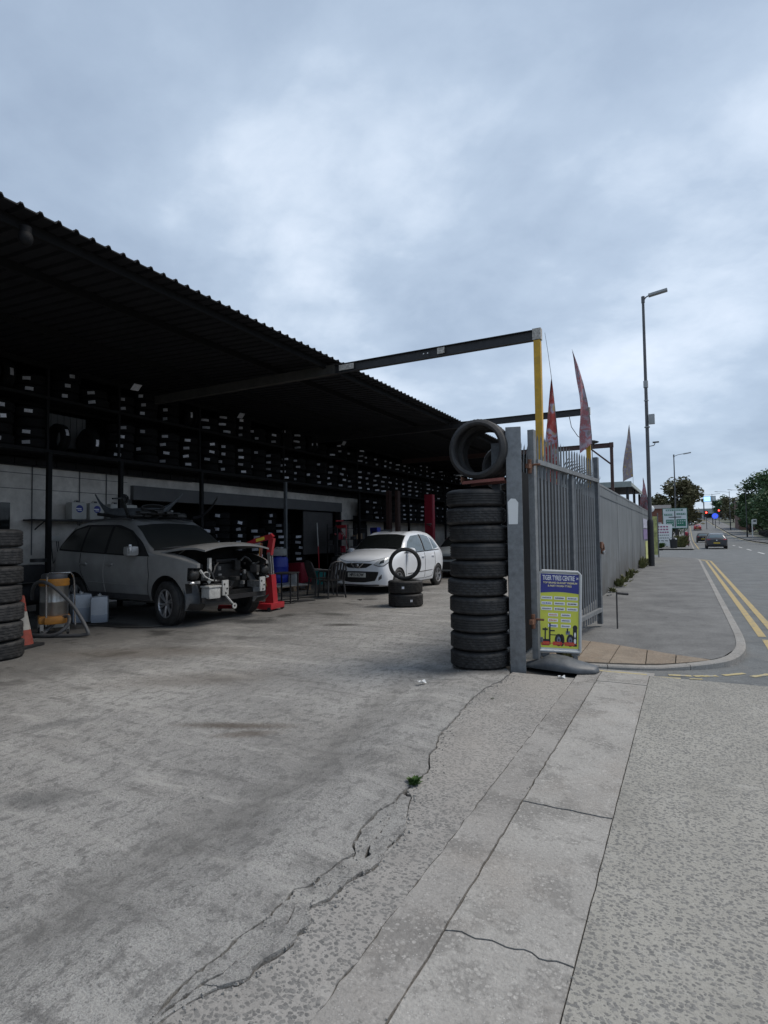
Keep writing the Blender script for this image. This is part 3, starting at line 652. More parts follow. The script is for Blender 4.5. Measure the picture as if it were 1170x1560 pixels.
# tyre stand behind: small steel post carrying the far tyre
# pair of tyres with a third standing, by the white car
SM = tyre_mesh('tyre', .375, .275, 4, 72, style=0); SMr = tyre_mesh('tyre', .355, .20, 4, 72, style=3, M=X90, rb=.275)
gp = 'tyres on the yard in front of the white hatchback'
o1 = put(SM, 'tyre', (-5.43, 11.35, .142)); tag(o1, 'black tyre flat on the yard, bottom of the pair before the white hatchback', 'tyre', gp)
o2 = put(SM, 'tyre', (-5.44, 11.36, .418)); tag(o2, 'black tyre lying on another, under the upright tyre', 'tyre', gp)
o3 = put(SMr, 'tyre', (-5.43, 11.33, .905), (0, 0, R(27))); tag(o3, 'thin black tyre standing upright on top of two flat tyres', 'tyre', gp); o3.scale = (1, .62, 1)
for o_, a_ in ((o1, -46), (o2, -72)):
    st = put(sticker_mesh(.375, .05, .14), 'paper_label', (0, 0, .0), (0, 0, R(a_)), o_)
# left stack
LT = [tyre_mesh('tyre', .34, .235, 4, 72, style=s) for s in (0, 1, 2)]
for k in range(7):
    o = put(LT[k % 3], 'tyre', (-7.96 + (-.12 if k > 4 else random.uniform(-.025, .015)), 4.30 + (.05 if k > 4 else random.uniform(-.02, .02)), .118 + k * .237), (0, random.uniform(-.012, .012), k))
    tag(o, 'large worn black tyre, %s in the stack at the left edge' % ORD[k], 'tyre', 'tyres stacked at the left edge')

# ================================================================ SHED
shed = thing('workshop_shed', 'long open fronted black workshop shed with a corrugated roof', 'building')
YA, YB = -6, 34.2  # shed and roof stretched beyond view to keep the interior dark
def rz_(x): return 5.0 + (-6.05 - x) * .045
mb = MB(); prof = []
y = YA
while y < YB:
    prof += [(y, 0), (y + .135, 0), (y + .155, .036), (y + .187, .036)]; y += .207
m_ = len(prof)
for dz in (0, .004):
    mb.add([(-6.05 if e == 0 else -14.6, yy_, rz_(-6.05 if e == 0 else -14.6) + h_ + dz) for e in (0, 1) for yy_, h_ in prof], [(i, i + 1, m_ + i + 1, m_ + i) for i in range(m_ - 1)])
mb.add([(-6.05, yy_, rz_(-6.05) + h_ + dz) for dz in (-.006, .01) for yy_, h_ in prof], [(i, i + 1, m_ + i + 1, m_ + i) for i in range(m_ - 1)])
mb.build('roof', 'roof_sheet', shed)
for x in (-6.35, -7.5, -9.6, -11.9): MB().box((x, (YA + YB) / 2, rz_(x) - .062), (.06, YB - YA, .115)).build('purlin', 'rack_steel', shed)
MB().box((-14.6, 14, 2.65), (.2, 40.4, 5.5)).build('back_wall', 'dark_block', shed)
MB().box((-10.3, YB + .1, 2.5), (8.5, .2, 5.0)).build('shade_end_wall', 'dark_block', shed)  # mostly hidden far wall, closes the shed so it stays dark inside
MB().box((-10.3, YA - .1, 2.5), (8.5, .2, 5.0)).build('shade_end_wall', 'dark_block', shed)  # out of view, added to keep light out of the shed
MB().box((-12.6, 1.9, 1.565), (.2, 16.0, 3.13)).build('white_wall', 'wall_white', shed)
MB().box((-12.6, 14.95, 2.83), (.2, 10.1, .60)).build('white_band', 'wall_white', shed)
MB().box((-12.44, 15.0, 2.70), (.12, 10.0, .36)).build('shutter_box', 'lintel_grey', shed)
MB().box((-12.6, 27.0, 1.565), (.2, 14, 3.13)).build('white_wall', 'wall_white', shed)
for yy_ in (9.95, 20.0): MB().box((-12.56, yy_, 1.26), (.22, .12, 2.52)).build('door_jamb', 'black_steel', shed)
mb = MB()
for k in range(26): mb.box((-12.6, 18.6, .9 + k * .062), (.03 + .012 * (k % 2), 2.0, .058))
mb.build('roller_shutter', 'shutter', shed)
mb = MB()
for k in range(110):
    mb.box((-12.5 - .02 * (k % 2), 4.0 + k * .23, 3.21), (.12, .222, .13))
o = mb.build('brick_course', 'dark_block', shed)
MB().box((-12.485, 6.6, 2.02), (.04, 1.0, .70)).build('window_frame', 'wall_white', shed)
MB().box((-12.46, 6.6, 2.02), (.02, .86, .58)).build('window', 'dark_glass', shed)
for z in (2.62, 2.95):
    MB().box((-12.495, 4.9, z), (.012, 10, .012)).build('wall_ledge', 'lintel_grey', shed)
for yy_ in (5.2, 7.5, 8.6, 9.3): MB().cyl((-12.48, yy_, 1.2), (-12.48, yy_, 3.12), .012, 6).build('conduit', 'lintel_grey', shed)
MB().cyl((-12.44, 2, 3.1), (-12.44, 12.0, 3.13), .02, 8).build('cable_pipe', 'black_steel', shed)
for yy_, h_, w2 in ((21.6, 1.3, 1.1), (24.2, 1.4, .7)): MB().box((-12.48, yy_, 1.75), (.03, w2, h_)).build('poster_board', 'dark_block', shed)
# wall cables
t = thing('wall_socket', 'double socket with looping cables on the white wall', 'socket', (-12.49, 8.02, 1.55))
MB().bbox((0.02, 0, 0), (.05, .2, .12), .008).build('socket_box', 'jug_white', t)
MB().tube([(.03, .02, -.03), (.05, .05, -.4), (.05, -.06, -.55), (.05, -.1, -.2), (.04, -.12, .3), (.03, -.18, .8)], .009, 6).build('cable', 'black_plastic', t)
MB().tube([(.03, .06, -.04), (.06, .1, -.5), (.06, .3, -1.1), (.05, .35, -1.3)], .009, 6).build('cable', 'black_plastic', t)
# rack
rack = thing('tyre_rack', 'black steel two tier tyre rack running along the back of the shed', 'rack')
RX = -11.5
for yy_ in (4.2, 7.22, 8.9, 11.39, 15.04, 19.77, 24.4, 29.0, 33.2):
    MB().box((RX + .05, yy_, 1.65), (.085, .085, 3.3)).build('post', 'rack_steel' if yy_ != 15.04 else 'galv_dark', rack); MB().box((RX - .02, yy_, 4.2), (.05, .05, 1.66)).build('upper_post', 'rack_steel', rack)
MB().box((RX, 17.5, 3.335), (.05, 33, .07)).build('shelf_beam', 'rack_steel', rack)
MB().box((RX, 17.5, 4.43), (.05, 33, .06)).build('shelf_beam', 'rack_steel', rack)
MB().box((RX - .85, 17.5, 3.335), (.05, 33, .07)).build('shelf_beam', 'rack_steel', rack)
MB().box((RX - .85, 17.5, 4.43), (.05, 33, .06)).build('shelf_beam', 'rack_steel', rack)
MB().box((RX - .42, 17.5, 3.373), (.8, 33, .008)).build('shelf_deck', 'rack_steel', rack)
MB().box((RX - .42, 17.5, 4.463), (.8, 33, .008)).build('shelf_deck', 'rack_steel', rack)
MB().box((RX - .42, 27.0, 2.18), (.85, 14, .05)).build('shelf_deck', 'rack_steel', rack)
mb = MB()
for k in range(14): mb.box((-12.35 + .015 * (k % 2), 7.62 + k * .075, 3.95), (.02, .07, .72))
tag(mb.build('slat_curtain', 'lintel_grey'), 'grey vertical slat blind hanging in a gap of the upper rack', 'blind')
# rack tyres
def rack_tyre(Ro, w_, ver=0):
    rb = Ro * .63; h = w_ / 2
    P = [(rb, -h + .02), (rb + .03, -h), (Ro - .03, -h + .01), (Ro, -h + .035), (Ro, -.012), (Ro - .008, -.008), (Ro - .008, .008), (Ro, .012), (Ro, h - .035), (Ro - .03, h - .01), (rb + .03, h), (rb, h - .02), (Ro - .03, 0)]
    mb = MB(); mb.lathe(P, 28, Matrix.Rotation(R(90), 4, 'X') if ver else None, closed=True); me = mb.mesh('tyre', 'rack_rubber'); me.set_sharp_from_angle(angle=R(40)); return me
RT = [rack_tyre(.315, .212), rack_tyre(.33, .205), rack_tyre(.30, .218)]; RTV = rack_tyre(.315, .21, 1)
STK = [sticker_mesh(.318, .068, .46), sticker_mesh(.333, .065, .62, 10), sticker_mesh(.303, .075, .36)]
specs = []     # (x, y, z, upright, label, mesh index, sticker angle)
rr = random.Random(11)
def column(y, x, z0, n, desc, up=False):
    mi = rr.randrange(3); hh = (.212, .205, .218)[mi]; base = rr.uniform(-.5, .05); base += math.atan2(-y * .75, -x) * .8
    for k in range(n):
        specs.append((x + rr.uniform(-.025, .025), y + rr.uniform(-.025, .025), z0 + hh / 2 + k * hh, False, 'stored black tyre, %s, %s' % (ORD[k], desc), mi, base + rr.uniform(-.22, .22)))
y = 5.0; ci = 0
while y < 33.4:
    nm = NTH[ci]
    if not (7.65 < y < 8.55): column(y, -11.87, 3.378, 4, '%s pile along the middle shelf' % nm)
    else:
        specs.append((-11.9, y - .1, 3.378 + .318, True, 'black tyre standing upright in the gap, %s the slat blind' % ('left of' if y < 8.1 else 'right of'), 0, 0))
    if ci in (1, 2, 9, 17):
        for q in (-.16, .12): specs.append((-11.87, y + q, 4.468 + .318, True, 'tyre standing upright on the top shelf, %s of the %s pair' % ('left' if q < 0 else 'right', nm), 0, 0))
    else: column(y, -11.87, 4.468, rr.choice((2, 3, 3, 2)), '%s pile along the top shelf' % nm)
    if y > 20.9: column(y, -11.87, 2.206, 4, '%s pile along the low far shelf' % NTH[int((y - 20.9) / .70)])
    y += .70; ci += 1
for i in range(10): column(10.75 + i * .78, -13.15 + (.12 if i % 3 == 0 else 0), 0, (11, 11, 10, 10, 11, 10, 9, 11, 10, 8)[i], '%s floor pile under the grey lintel' % NTH[i])
specs.sort(key=lambda s: (s[0] ** 2 + s[1] ** 2))
rest = MB(); restl = MB()
for i, (x, y, z, up, lab, mi, ang) in enumerate(specs):
    if i < 278:
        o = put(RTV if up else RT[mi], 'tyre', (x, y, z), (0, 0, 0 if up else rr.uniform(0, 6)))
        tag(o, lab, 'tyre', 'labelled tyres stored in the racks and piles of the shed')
        if rr.random() < .14: continue
        s_ = put(STK[mi], 'paper_label', (0, 0, 0), parent=o)
        if x < -12.5: s_.scale = (1, 1.0, 1.35)
        if up: s_.rotation_euler = (R(90), R(rr.uniform(-20, 10)), 0)
        else: s_.rotation_euler = (R(rr.gauss(0, 5)), 0, ang - o.rotation_euler.z + rr.uniform(-.15, .15))
    else:
        me = RTV if up else RT[mi]; rest.add([(v.co.x + x, v.co.y + y, v.co.z + z) for v in me.vertices], [tuple(p.vertices) for p in me.polygons], 0, True)
        ms_ = STK[mi]; M_ = Matrix.Rotation(R(90), 4, 'X') if up else Matrix.Rotation(ang, 4, 'Z')
        rest.add([tuple(Vector((x, y, z)) + M_ @ v.co) for v in ms_.vertices], [tuple(p.vertices) for p in ms_.polygons], 1, True)
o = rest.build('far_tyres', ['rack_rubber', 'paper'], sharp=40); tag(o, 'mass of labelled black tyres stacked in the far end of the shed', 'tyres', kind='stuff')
# paper sheets hanging from the roof of the rack
for k, (y, z) in enumerate([(9.05, 5.02), (12.6, 5.0), (18.2, 4.98)]):
    mb = MB(); mb.grid(lambda u, v: (-11.2 + .05 * v, y + .22 * (u - .5) + .07 * v, z + .15 * (v - .5) + .01 * u), 4, 2)
    tag(mb.build('price_card', 'paper'), 'pale card hanging from the roof above the top shelf, ' + ('nearest' if k == 0 else 'middle one' if k == 1 else 'farthest'), 'card', 'cards hanging over the racks')
# portal frames
def portal(Y, xr, postm, beamm, label, dep=.17, brace=False, xl=-11.3, ps=.11):
    t = thing('height_frame', label, 'steel frame', (xr, Y, 0), group='steel frames spanning from the yard edge into the shed')
    top = 4.94; mb = MB(); L_ = xr - xl
    mb.box((-L_ / 2 + .06, 0, top - .006), (L_, .10, .012)).box((-L_ / 2 + .06, 0, top - dep), (L_, .10, .012)).box((-L_ / 2 + .06, 0, top - dep / 2), (L_ , .014, dep - .024))
    mb.build('beam', beamm, t)
    MB().box((0, 0, (top - dep) / 2 - .005), (ps, ps, top - dep - .02)).build('post', postm, t)
    MB().box((0, 0, top + .006 - dep / 2 - .002), (ps + .03, .115, dep + .02)).build('end_plate', 'flaked_white' if postm == 'yellow_steel' else beamm, t)
    if postm == 'yellow_steel': MB().box((-6.55, 0, top - dep / 2), (5.1, .112, dep + .015)).build('inner_beam', 'grey_brown_steel' if Y < 12 else 'black_steel', t)  # nearest frame's inner length is cased in a paler grey-brown
    if brace: MB().bar((-.75, 0, top - dep), (-.02, 0, top - dep - .65), .06, .06).build('brace', beamm, t)
    return t
t = portal(9.7, -2.12, 'yellow_steel', 'black_steel', 'nearest black beam on a yellow post, reaching over the yard')
MB().box((-1.72, -.052, 4.855), (.14, .006, .11)).build('paint_patch', 'flaked_white', t); MB().box((-3.72, -.052, 4.855), (.34, .006, .11)).build('paint_patch', 'flaked_white', t)
for dx in (-1.98, -2.06): MB().cyl((dx, -.045, 4.85), (dx, -.052, 4.85), .012, 8).build('bolt_hole', 'print_white', t)
portal(16.5, -2.30, 'yellow_steel', 'black_steel', 'second black beam on a yellow post, farther along the yard')
portal(23.3, -2.42, 'brown_steel', 'brown_steel', 'brown steel frame with a diagonal brace, farthest of the frames', brace=True)
# dome camera under the eave
t = thing('dome_camera', 'black dome security camera under the roof edge', 'camera', (-6.2, 3.62, 4.78))
MB().cyl((0, 0, .0), (0, 0, .1), .06, 14).build('mount', 'rack_steel', t); MB().ell((0, 0, -.02), (.075, .075, .085), 14, 10).build('dome', 'rack_steel', t)
t = thing('reflection_bar', 'white bar added for a faint light reflection in the far shed', 'reflection bar', (-7.9, 22.2, 3.95)); MB().cyl((-.35, 0, 0), (.35, 0, 0), .02, 8).build('tube', 'print_white', t); MB().box((0, 0, .04), (.8, .05, .04)).build('bar_back', 'lamp_grey', t)  # added white bar standing in for a faint light reflection
# two-post lifts
def lift(x, y, m, lab, wd, top):
    t = thing('lift_column', lab, 'vehicle lift', (x, y, 0), R(0), 'columns of the vehicle lifts')
    MB().box((0, -wd * .0, top / 2), (wd, .06, top)).box((-wd / 2 + .02, .12, top / 2), (.04, .24, top)).box((wd / 2 - .02, .12, top / 2), (.04, .24, top)).build('column', m, t)
    MB().box((0, .1, .015), (.6, .6, .03)).build('base_plate', m, t)
    MB().bar((-.15, .05, .5), (-.9, -.3, .5), .1, .1).build('arm', 'black_steel', t)
    return t
t = lift(-9.33, 21.8, 'maroon_paint', 'bright red vehicle lift column beside the white hatchback', .34, 3.2)
MB().bar((-.05, -.04, 1.98), (.12, -.06, 1.9), .02, .03).ell((.02, -.05, 1.99), (.13, .02, .03), 8, 5).build('badge', 'steel', t)
lift(-10.9, 21.2, 'brown_steel', 'dark maroon lift column standing deeper in the shed, left one', .14, 3.4)
lift(-10.6, 21.4, 'brown_steel', 'dark maroon lift column standing deeper in the shed, right one', .12, 3.4)

# ================================================================ GATE, FENCE, SHEET HOARDING
t = thing('gate_post', 'thick galvanised square gate post beside the tall tyre stack', 'gate post', (-1.72, 6.5, 0), R(14))
MB().bbox((0, 0, 1.33), (.17, .17, 2.78), .008).build('post', 'galv', t)
mb = MB(); mb.prism([(-.05, -.14), (.05, -.14), (.06, .10), (.03, .145), (-.02, .15), (-.055, .11)], .0862, .0885, Matrix.Translation((-.02, 0, 1.76)) @ Matrix.Rotation(R(90), 4, 'X')); mb.build('notice', 'print_white', t)
g0 = Vector((-1.56, 6.66, 0)); g1 = Vector((-1.26, 9.84, 0)); gd = (g1 - g0); ga = math.atan2(gd.y, gd.x); GL = gd.length
gate = thing('palisade_gate', 'open galvanised palisade gate leaf swung back along the fence', 'gate', g0, ga)
MB().box((.035, 0, 1.4), (.09, .07, 2.62)).build('stile', 'galv', gate)
MB().box((GL - .03, 0, 1.40), (.10, .07, 2.66)).build('stile', 'galv_dark', gate)
for z in (2.345, .30):
    MB().box((GL / 2, -.03, z), (GL - .15, .055, .055)).build('rail', 'galv', gate)
MB().box((GL * .52, -.004, 1.32), (.12, .05, 2.0)).build('mid_stile', 'galv_dark', gate)
def pale(h, curve=0, b=.07):
    """W-section pale with a three-point head, optionally bent over at the top"""
    mb = MB(); zs = [0, .6, 1.2, h - .42, h - .3, h - .2, h - .1]; P = [(-b / 2, .005), (-b / 4, -.004), (0, .002), (b / 4, -.004), (b / 2, .005)]
    def off(z): 
        t_ = max(0, z - (h - .42)) / .42; return -curve * t_ * t_
    for dy in (0, .003):
        vs = [(x, y + dy + off(z), z) for z in zs for x, y in P]; n = len(P)
        mb.add(vs, [(i * n + j, i * n + j + 1, (i + 1) * n + j + 1, (i + 1) * n + j) for i in range(len(zs) - 1) for j in range(n - 1)])
        z = h - .1; base = [(x, y + dy + off(z), z) for x, y in P]
        tips = [(-b * .42, off(h - .02) + dy, h - .03), (0, off(h) + dy, h), (b * .42, off(h - .02) + dy, h - .03)]
        mb.add(base + tips, [(0, 1, 5), (1, 2, 6), (2, 3, 6), (3, 4, 7)])
    return mb
PM = pale(2.58, 0, .056).mesh('pale', 'galv_mid'); np_ = 22
for k in range(np_):
    x = .15 + (GL - .3) * k / (np_ - 1); put(PM, 'pale', (x, .012, .13 + .004 * (k % 3)), (0, 0, R(random.uniform(-3, 3))), gate)
for z in (2.28, .52):
    MB().cyl((-.06, 0, z - .08), (-.06, 0, z + .08), .022, 10).box((-.06, 0, z), (.16, .04, .05)).cyl((-.02, -.02, z + .02), (-.02, -.11, z + .02), .012, 8).build('hinge', 'rust', gate)
MB().tube([(GL + .04, -.03, 1.30), (GL + .10, -.05, 1.33), (GL + .13, -.05, 1.26), (GL + .08, -.05, 1.18), (GL + .01, -.04, 1.2), (GL, -.04, 1.28)], .018, 8).box((GL, -.045, 1.32), (.12, .03, .1)).build('chain', 'rust', gate)
MB().bbox((GL + .01, -.08, 1.2), (.09, .03, .05), .006).cyl((GL - .06, -.08, 1.22), (GL + .09, -.08, 1.22), .008, 8).build('padlock', 'chrome', gate)
# bolt rod hanging at the end of the gate
t = thing('drop_bolt', 'thin dark drop bolt rod hooked by the end of the gate', 'bolt', (-1.02, 9.93, 0))
MB().cyl((0, 0, .32), (.02, -.01, 1.28), .011, 8).build('rod', 'black_steel', t) if False else MB().cyl((0.03, -.3, .0), (0, .0, .55), .012, 8).build('rod', 'black_steel', t)
MB().cyl((0, 0, .55), (.16, .1, .53), .02, 8).build('handle', 'black_steel', t)
# palisade fence behind the gate with bent tops + lower dark sheets
fence = thing('palisade_fence', 'galvanised palisade fence with outward curved spikes behind the gate', 'fence', (-1.92, 6.75, 0), R(90))
PC = pale(2.80, .16, .05).mesh('pale', 'galv_pale'); PS = pale(2.66, .02, .04).mesh('pale', 'galv_pale'); k = 0
while k * .165 < 7.6: put(PC if k > 20 else PS, 'pale', (.1 + k * .165, -.02, .06), (0, 0, 0), fence); k += 1
for z in (2.30, .4): MB().box((3.85, .03, z), (7.6, .05, .05)).build('rail', 'galv_dark', fence)
for x in (.0, 2.55, 5.1, 7.68): MB().box((x, .08, 1.3), (.06, .1, 2.6)).build('post', 'galv_dark', fence)
mb = MB()
mb.box((3.85, -.07, 1.17), (7.6, .01, 2.28)); mb.build('backing_sheet', 'rack_steel', fence)
g = G('sheet_grey'); c = g.mix(g.rng(g.noise(.8, 5, .6, g.mapv(1, 1)), .35, .65), (.145, .156, .163), (.195, .207, .214))
st_ = g.n.new('ShaderNodeMapping'); st_.inputs['Scale'].default_value = (3.2, 1, .18); g.l.new(g.t, st_.inputs[0]); c = g.mix(g.rng(g.noise(1.0, 6, .65, st_.outputs[0]), .45, .7, 0, .6), c, (.10, .104, .108))
c = g.mix(g.math('MULTIPLY', g.rng(g.math('ADD', g.sepv(2), g.rng(g.noise(1.1, 6, .7), .3, .7, -.6, .6)), 1.1, .1, 0, .75), 1.0), c, (.085, .078, .07)); g.b.inputs['Roughness'].default_value = .55; g.out(c)
hd = thing('sheet_fence', 'long plain grey metal sheet fence along the footpath', 'fence', (-1.82, 14.45, 0), R(90))
seams = [0, .95, 4.1, 7.4, 9.1, 12.2, 14.95, 18.2, 21.0, 23.55]
for i, (a, b) in enumerate(zip(seams, seams[1:])):
    MB().box(((a + b) / 2, .004 * (i % 2), 1.345), (b - a - .02, .012, 2.63)).build('panel', 'sheet_grey', hd)
    MB().box((a + .01, .012, 1.345), (.03, .012, 2.6)).build('seam_strip', 'galv_dark', hd)
MB().box((11.8, .03, 2.68), (23.6, .09, .05)).build('cap_rail', 'galv', hd)
MB().box((11.8, -.012, 2.42), (23.6, .010, .022)).build('trim_strip', 'galv_dark', hd)
for a, b, z0, z1, m in ((15.3, 19.6, 1.75, 2.2, 'poster_pale'), (15.3, 19.6, 1.2, 1.7, 'poster_violet'), (16.6, 19.6, .2, 1.1, 'poster_lime')):
    MB().box(((a + b) / 2, -.022, (z0 + z1) / 2), (b - a, .012, z1 - z0)).build('poster', m, hd)
t = thing('advert_board', 'faded yellow upright board at the far end of the sheet fence', 'board', (-1.75, 38.2, 0)); MB().box((0, 0, 1.35), (.42, .05, 2.3)).build('panel', 'poster_lime', t)
MB().box((0.24, 0, 1.35), (.06, .08, 2.7)).build('post', 'galv', t)
# small canopy building behind the hoarding
t = thing('canopy', 'small open canopy with a pale green edge behind the sheet fence', 'canopy', (-4.5, 33.2, 0))
MB().box((0, 0, 3.86), (4.5, 8.2, .06)).build('roof_sheet', 'roof_slate', t)
MB().box((0, -4.12, 3.80), (4.6, .06, .26)).build('fascia', 'canopy_green', t); MB().box((2.28, 0, 3.80), (.05, 8.2, .16)).build('fascia', 'canopy_green', t)
for x, y in ((-2.1, -3.9), (0, -3.9), (2.1, -3.9), (2.1, 0), (2.1, 3.9), (-2.1, 3.9)): MB().box((x, y, 1.9), (.12, .12, 3.8)).build('post', 'black_steel', t)
MB().box((-.6, 1, 2.0), (2.6, 4, 3.5)).build('store_room', 'dark_block', t)

# ================================================================ feather flags
def feather(px, py, z0, z1, wd, ptop, m, lab, ang, lean=0, curl=1):
    t = thing('feather_flag', lab, 'flag', (px, py, 0), group='feather flags along the fence')
    ca, sa = math.cos(ang), math.sin(ang)
    def spine(z): q = max(0, z - z0) / (ptop - z0); return Vector((lean * q * q * ca, lean * q * q * sa, z))
    MB().tube([spine(z0 * .0 + (ptop) * i / 14) for i in range(15)], [.016 - .0009 * i for i in range(15)], 8).build('pole', 'lamp_grey', t)
    def F(u, v):
        z = z0 + (z1 - z0) * v; wv = wd * min(1, (1 - v) * 1.25) ** .85; s_ = spine(z + (-.25 * u * (1 - v) * .6))
        k = .10 * math.sin(v * 9 + u * 4) * u * curl
        return s_ + Vector((ca * wv * u - sa * k, sa * wv * u + ca * k, -.22 * u * max(0, .35 - v)))
    mb = MB(); mb.grid(F, 8, 30); b = len(mb.v); mb.grid(lambda u, v: F(u, v) + Vector((-sa * .004, ca * .004, 0)), 8, 30); mb.build('banner', m, t)
feather(-2.18, 11.7, 2.2, 4.62, .36, 5.55, 'banner_red', 'red and white feather flag with a long bare pole tip, nearest one', R(192), .22)
feather(-2.02, 15.1, 3.75, 6.1, .28, 6.15, 'banner_pale', 'pale pink feather flag, tallest, hanging beside the second yellow post', R(200), .42)
feather(-2.3, 31.5, 4.35, 7.0, .48, 7.0, 'banner_faded', 'faded grey and yellow feather flag above the canopy', R(180), .1)
feather(-1.9, 36.5, 2.7, 4.7, .5, 4.75, 'banner_pale', 'small orange and pink feather flag partly hidden by the lamp post', R(165), .25)
# loudspeaker horn on second post with hanging cable
t = thing('flag_clamp', 'dark disc shaped clamp on the second yellow post', 'clamp', (-2.2, 16.3, 3.98)); MB().lathe([(0, .04), (.1, .03), (.2, -.01), (.19, -.03), (.05, -.07), (0, -.07)], 16).build('disc', 'black_plastic', t)
MB().tube([(-.15, .1, .02), (-.6, .1, -.05), (-1.0, .1, .35), (-1.25, .15, .8), (-1.3, .2, 1.0)], .014, 6).build('cable', 'black_plastic', t) if False else MB().tube([(-.1, 0, .0), (-.34, 0, .18), (-.5, 0, .45), (-.56, 0, .8)], .010, 6).build('cable', 'black_plastic', t)

# ================================================================ street lamps
def lamp(x, y, h, lab, arm=1.0, side=1, detail=True, z=0):
    t = thing('street_lamp', lab, 'street lamp', (x, y, z), group='street lamps')
    MB().lathe([(0, -.2), (.13, -.2), (.13, 1.9), (.125, 2.05), (.085, 2.12), (0, 2.12)], 16).build('base_section', 'black_steel', t)
    MB().tube([(0, 0, 2.1), (0, 0, h * .5), (0, 0, h)], [.085, .075, .055], 12).build('column', 'lamp_grey', t)
    MB().tube([(0, 0, h - .18), (side * arm * .4, 0, h - .02), (side * arm, 0, h + .06)], .03, 8).build('arm', 'lamp_grey', t)
    if detail: MB().cyl((0, 0, h - .25), (0, 0, h + .04), .075, 12).build('cap', 'lamp_grey', t)
    rot = Matrix.Rotation(R(-8 * side), 3, 'Y')
    MB().bbox((side * (arm + .33), 0, h + .09), (.78, .26, .11), .03, rot=rot).build('lamp_head', 'lamp_head_grey', t)
    return t
t = lamp(-1.41, 28.12, 12.1, 'tall nearest street lamp with boxes strapped to its pole', .28)
MB().bbox((.20, -.05, 6.55), (.24, .18, .44), .02).build('control_box', 'lamp_head_grey', t)
MB().cyl((0, 0, 8.0), (0, 0, 8.3), .10, 12).build('band', 'lamp_head_grey', t); MB().cyl((0, 0, 7.4), (0, 0, 7.43), .10, 12).cyl((0, 0, 6.2), (0, 0, 6.24), .12, 12).build('band', 'lamp_head_grey', t)
MB().tube([(0, 0, 5.35), (.25, 0, 5.38), (.3, 0, 5.48)], .018, 8).bbox((.33, 0, 5.52), (.26, .08, .06), .01).build('bracket', 'black_steel', t)
lamp(-1.0, 72, 10.2, 'second street lamp rising out of the tree on the left', 1.0)
lamp(10.1, 128, 9.0, 'street lamp on the right footpath before the junction', 2.2, -1, z=roadz(128))
lamp(9.6, 165, 9.5, 'street lamp on the right footpath beyond the junction', 2.4, -1, z=roadz(165))
lamp(5.6, 150, 9.0, 'street lamp near the middle of the road, arm to the left', 2.6, -1, z=roadz(150)) if False else None
lamp(-.6, 190, 8, 'faint distant street lamp left of the traffic light', 1.0, z=roadz(190))
t = lamp(7.3, 205, 9.5, 'distant double armed street lamp above the blue sign', 2.2, -1, z=roadz(205)); MB().tube([(0, 0, 9.3), (1.0, 0, 9.5), (2.2, 0, 9.56)], .05, 8).build('arm', 'lamp_grey', t)

# ================================================================ A-board and base
bd = thing('pavement_sign', 'yellow and navy poster sign with a tyre shop advert, on a dark base', 'sign', (-1.325, 6.86, 0), R(24.5))
bw, bz0, bz1 = .235, .165, 1.07
lean = Matrix.Translation((0, 0, .62)) @ Matrix.Rotation(R(3.2), 4, 'Y') @ Matrix.Rotation(R(-5), 4, 'X') @ Matrix.Translation((0, 0, -.62))
def L3(p): return lean @ Vector(p)
mb = MB(); fr = [(-bw, bz0), (-bw, bz1 - .03), (-bw + .03, bz1), (bw - .03, bz1), (bw, bz1 - .03), (bw, bz0)]
mb.tube([L3((x, 0, z)) for x, z in fr], .018, 10); mb.tube([L3((x, .03, z)) for x, z in fr], .018, 10)
mb.tube([L3((-bw, 0, bz0)), L3((bw, 0, bz0))], .018, 10); mb.build('frame', 'sign_silver', bd)
FM = lean @ Matrix.Rotation(R(90), 4, 'X')     # local x, y(up), z(towards camera)
def card(mb, x0, x1, y0, y1, d, mi): mb.add([FM @ Vector(p) for p in ((x0, y0, d), (x1, y0, d), (x1, y1, d), (x0, y1, d))], [(0, 1, 2, 3)], mi)
mb = MB(); mb.box((0, .015, (bz0 + bz1) / 2), (bw * 2 - .01, .016, bz1 - bz0 - .01)); mb.v = [tuple(lean @ Vector(v)) for v in mb.v]; mb.build('panel', 'print_white', bd)
mb = MB(); card(mb, -bw + .014, bw - .014, bz0 + .035, bz1 - .03, .0, 0); mb.build('poster', 'poster_yellow', bd)
mb = MB(); n = 12; P = [(-bw + .014, bz1 - .03), (bw - .014, bz1 - .03)] + [(bw - .014 - (2 * bw - .028) * i / n, bz1 - .252 + .016 * math.sin(math.pi * i / n)) for i in range(n + 1)]
mb.add([FM @ Vector((x, y, .002)) for x, y in reversed(P)], [tuple(range(len(P)))]); mb.build('header', 'poster_navy', bd)
mb = MB(); FT = lambda x, y, d=.0035: FM @ Matrix.Translation((x, y, d))
text_mb(mb, 'TIGER TYRES CENTRE', .078, FT(-.014, bz1 - .078), 0, .0014, sx=.485); text_mb(mb, '24', .032, FT(.2, bz1 - .075), 0, .001, sx=.7)
mb.build('lettering', 'print_white', bd)
mb = MB(); text_mb(mb, 'TOP BRAND BUDGET PREMIUM', .030, FT(.005, bz1 - .132), 0, .0008, sx=.92); text_mb(mb, '& PART WORN TYRES', .030, FT(0, bz1 - .168), 0, .0008, sx=.92)
mb.build('lettering', 'print_cream', bd)
cells = []
for r_ in range(3):
    for c_ in range(3): cells.append((-.145 + .145 * c_, bz1 - .305 - .062 * r_, .062))
for r_ in range(3):
    for c_ in range(2): cells.append((-.072 + .145 * c_, bz1 - .497 - .062 * r_, .056))
mb = MB(); mk = MB(); q = random.Random(3)
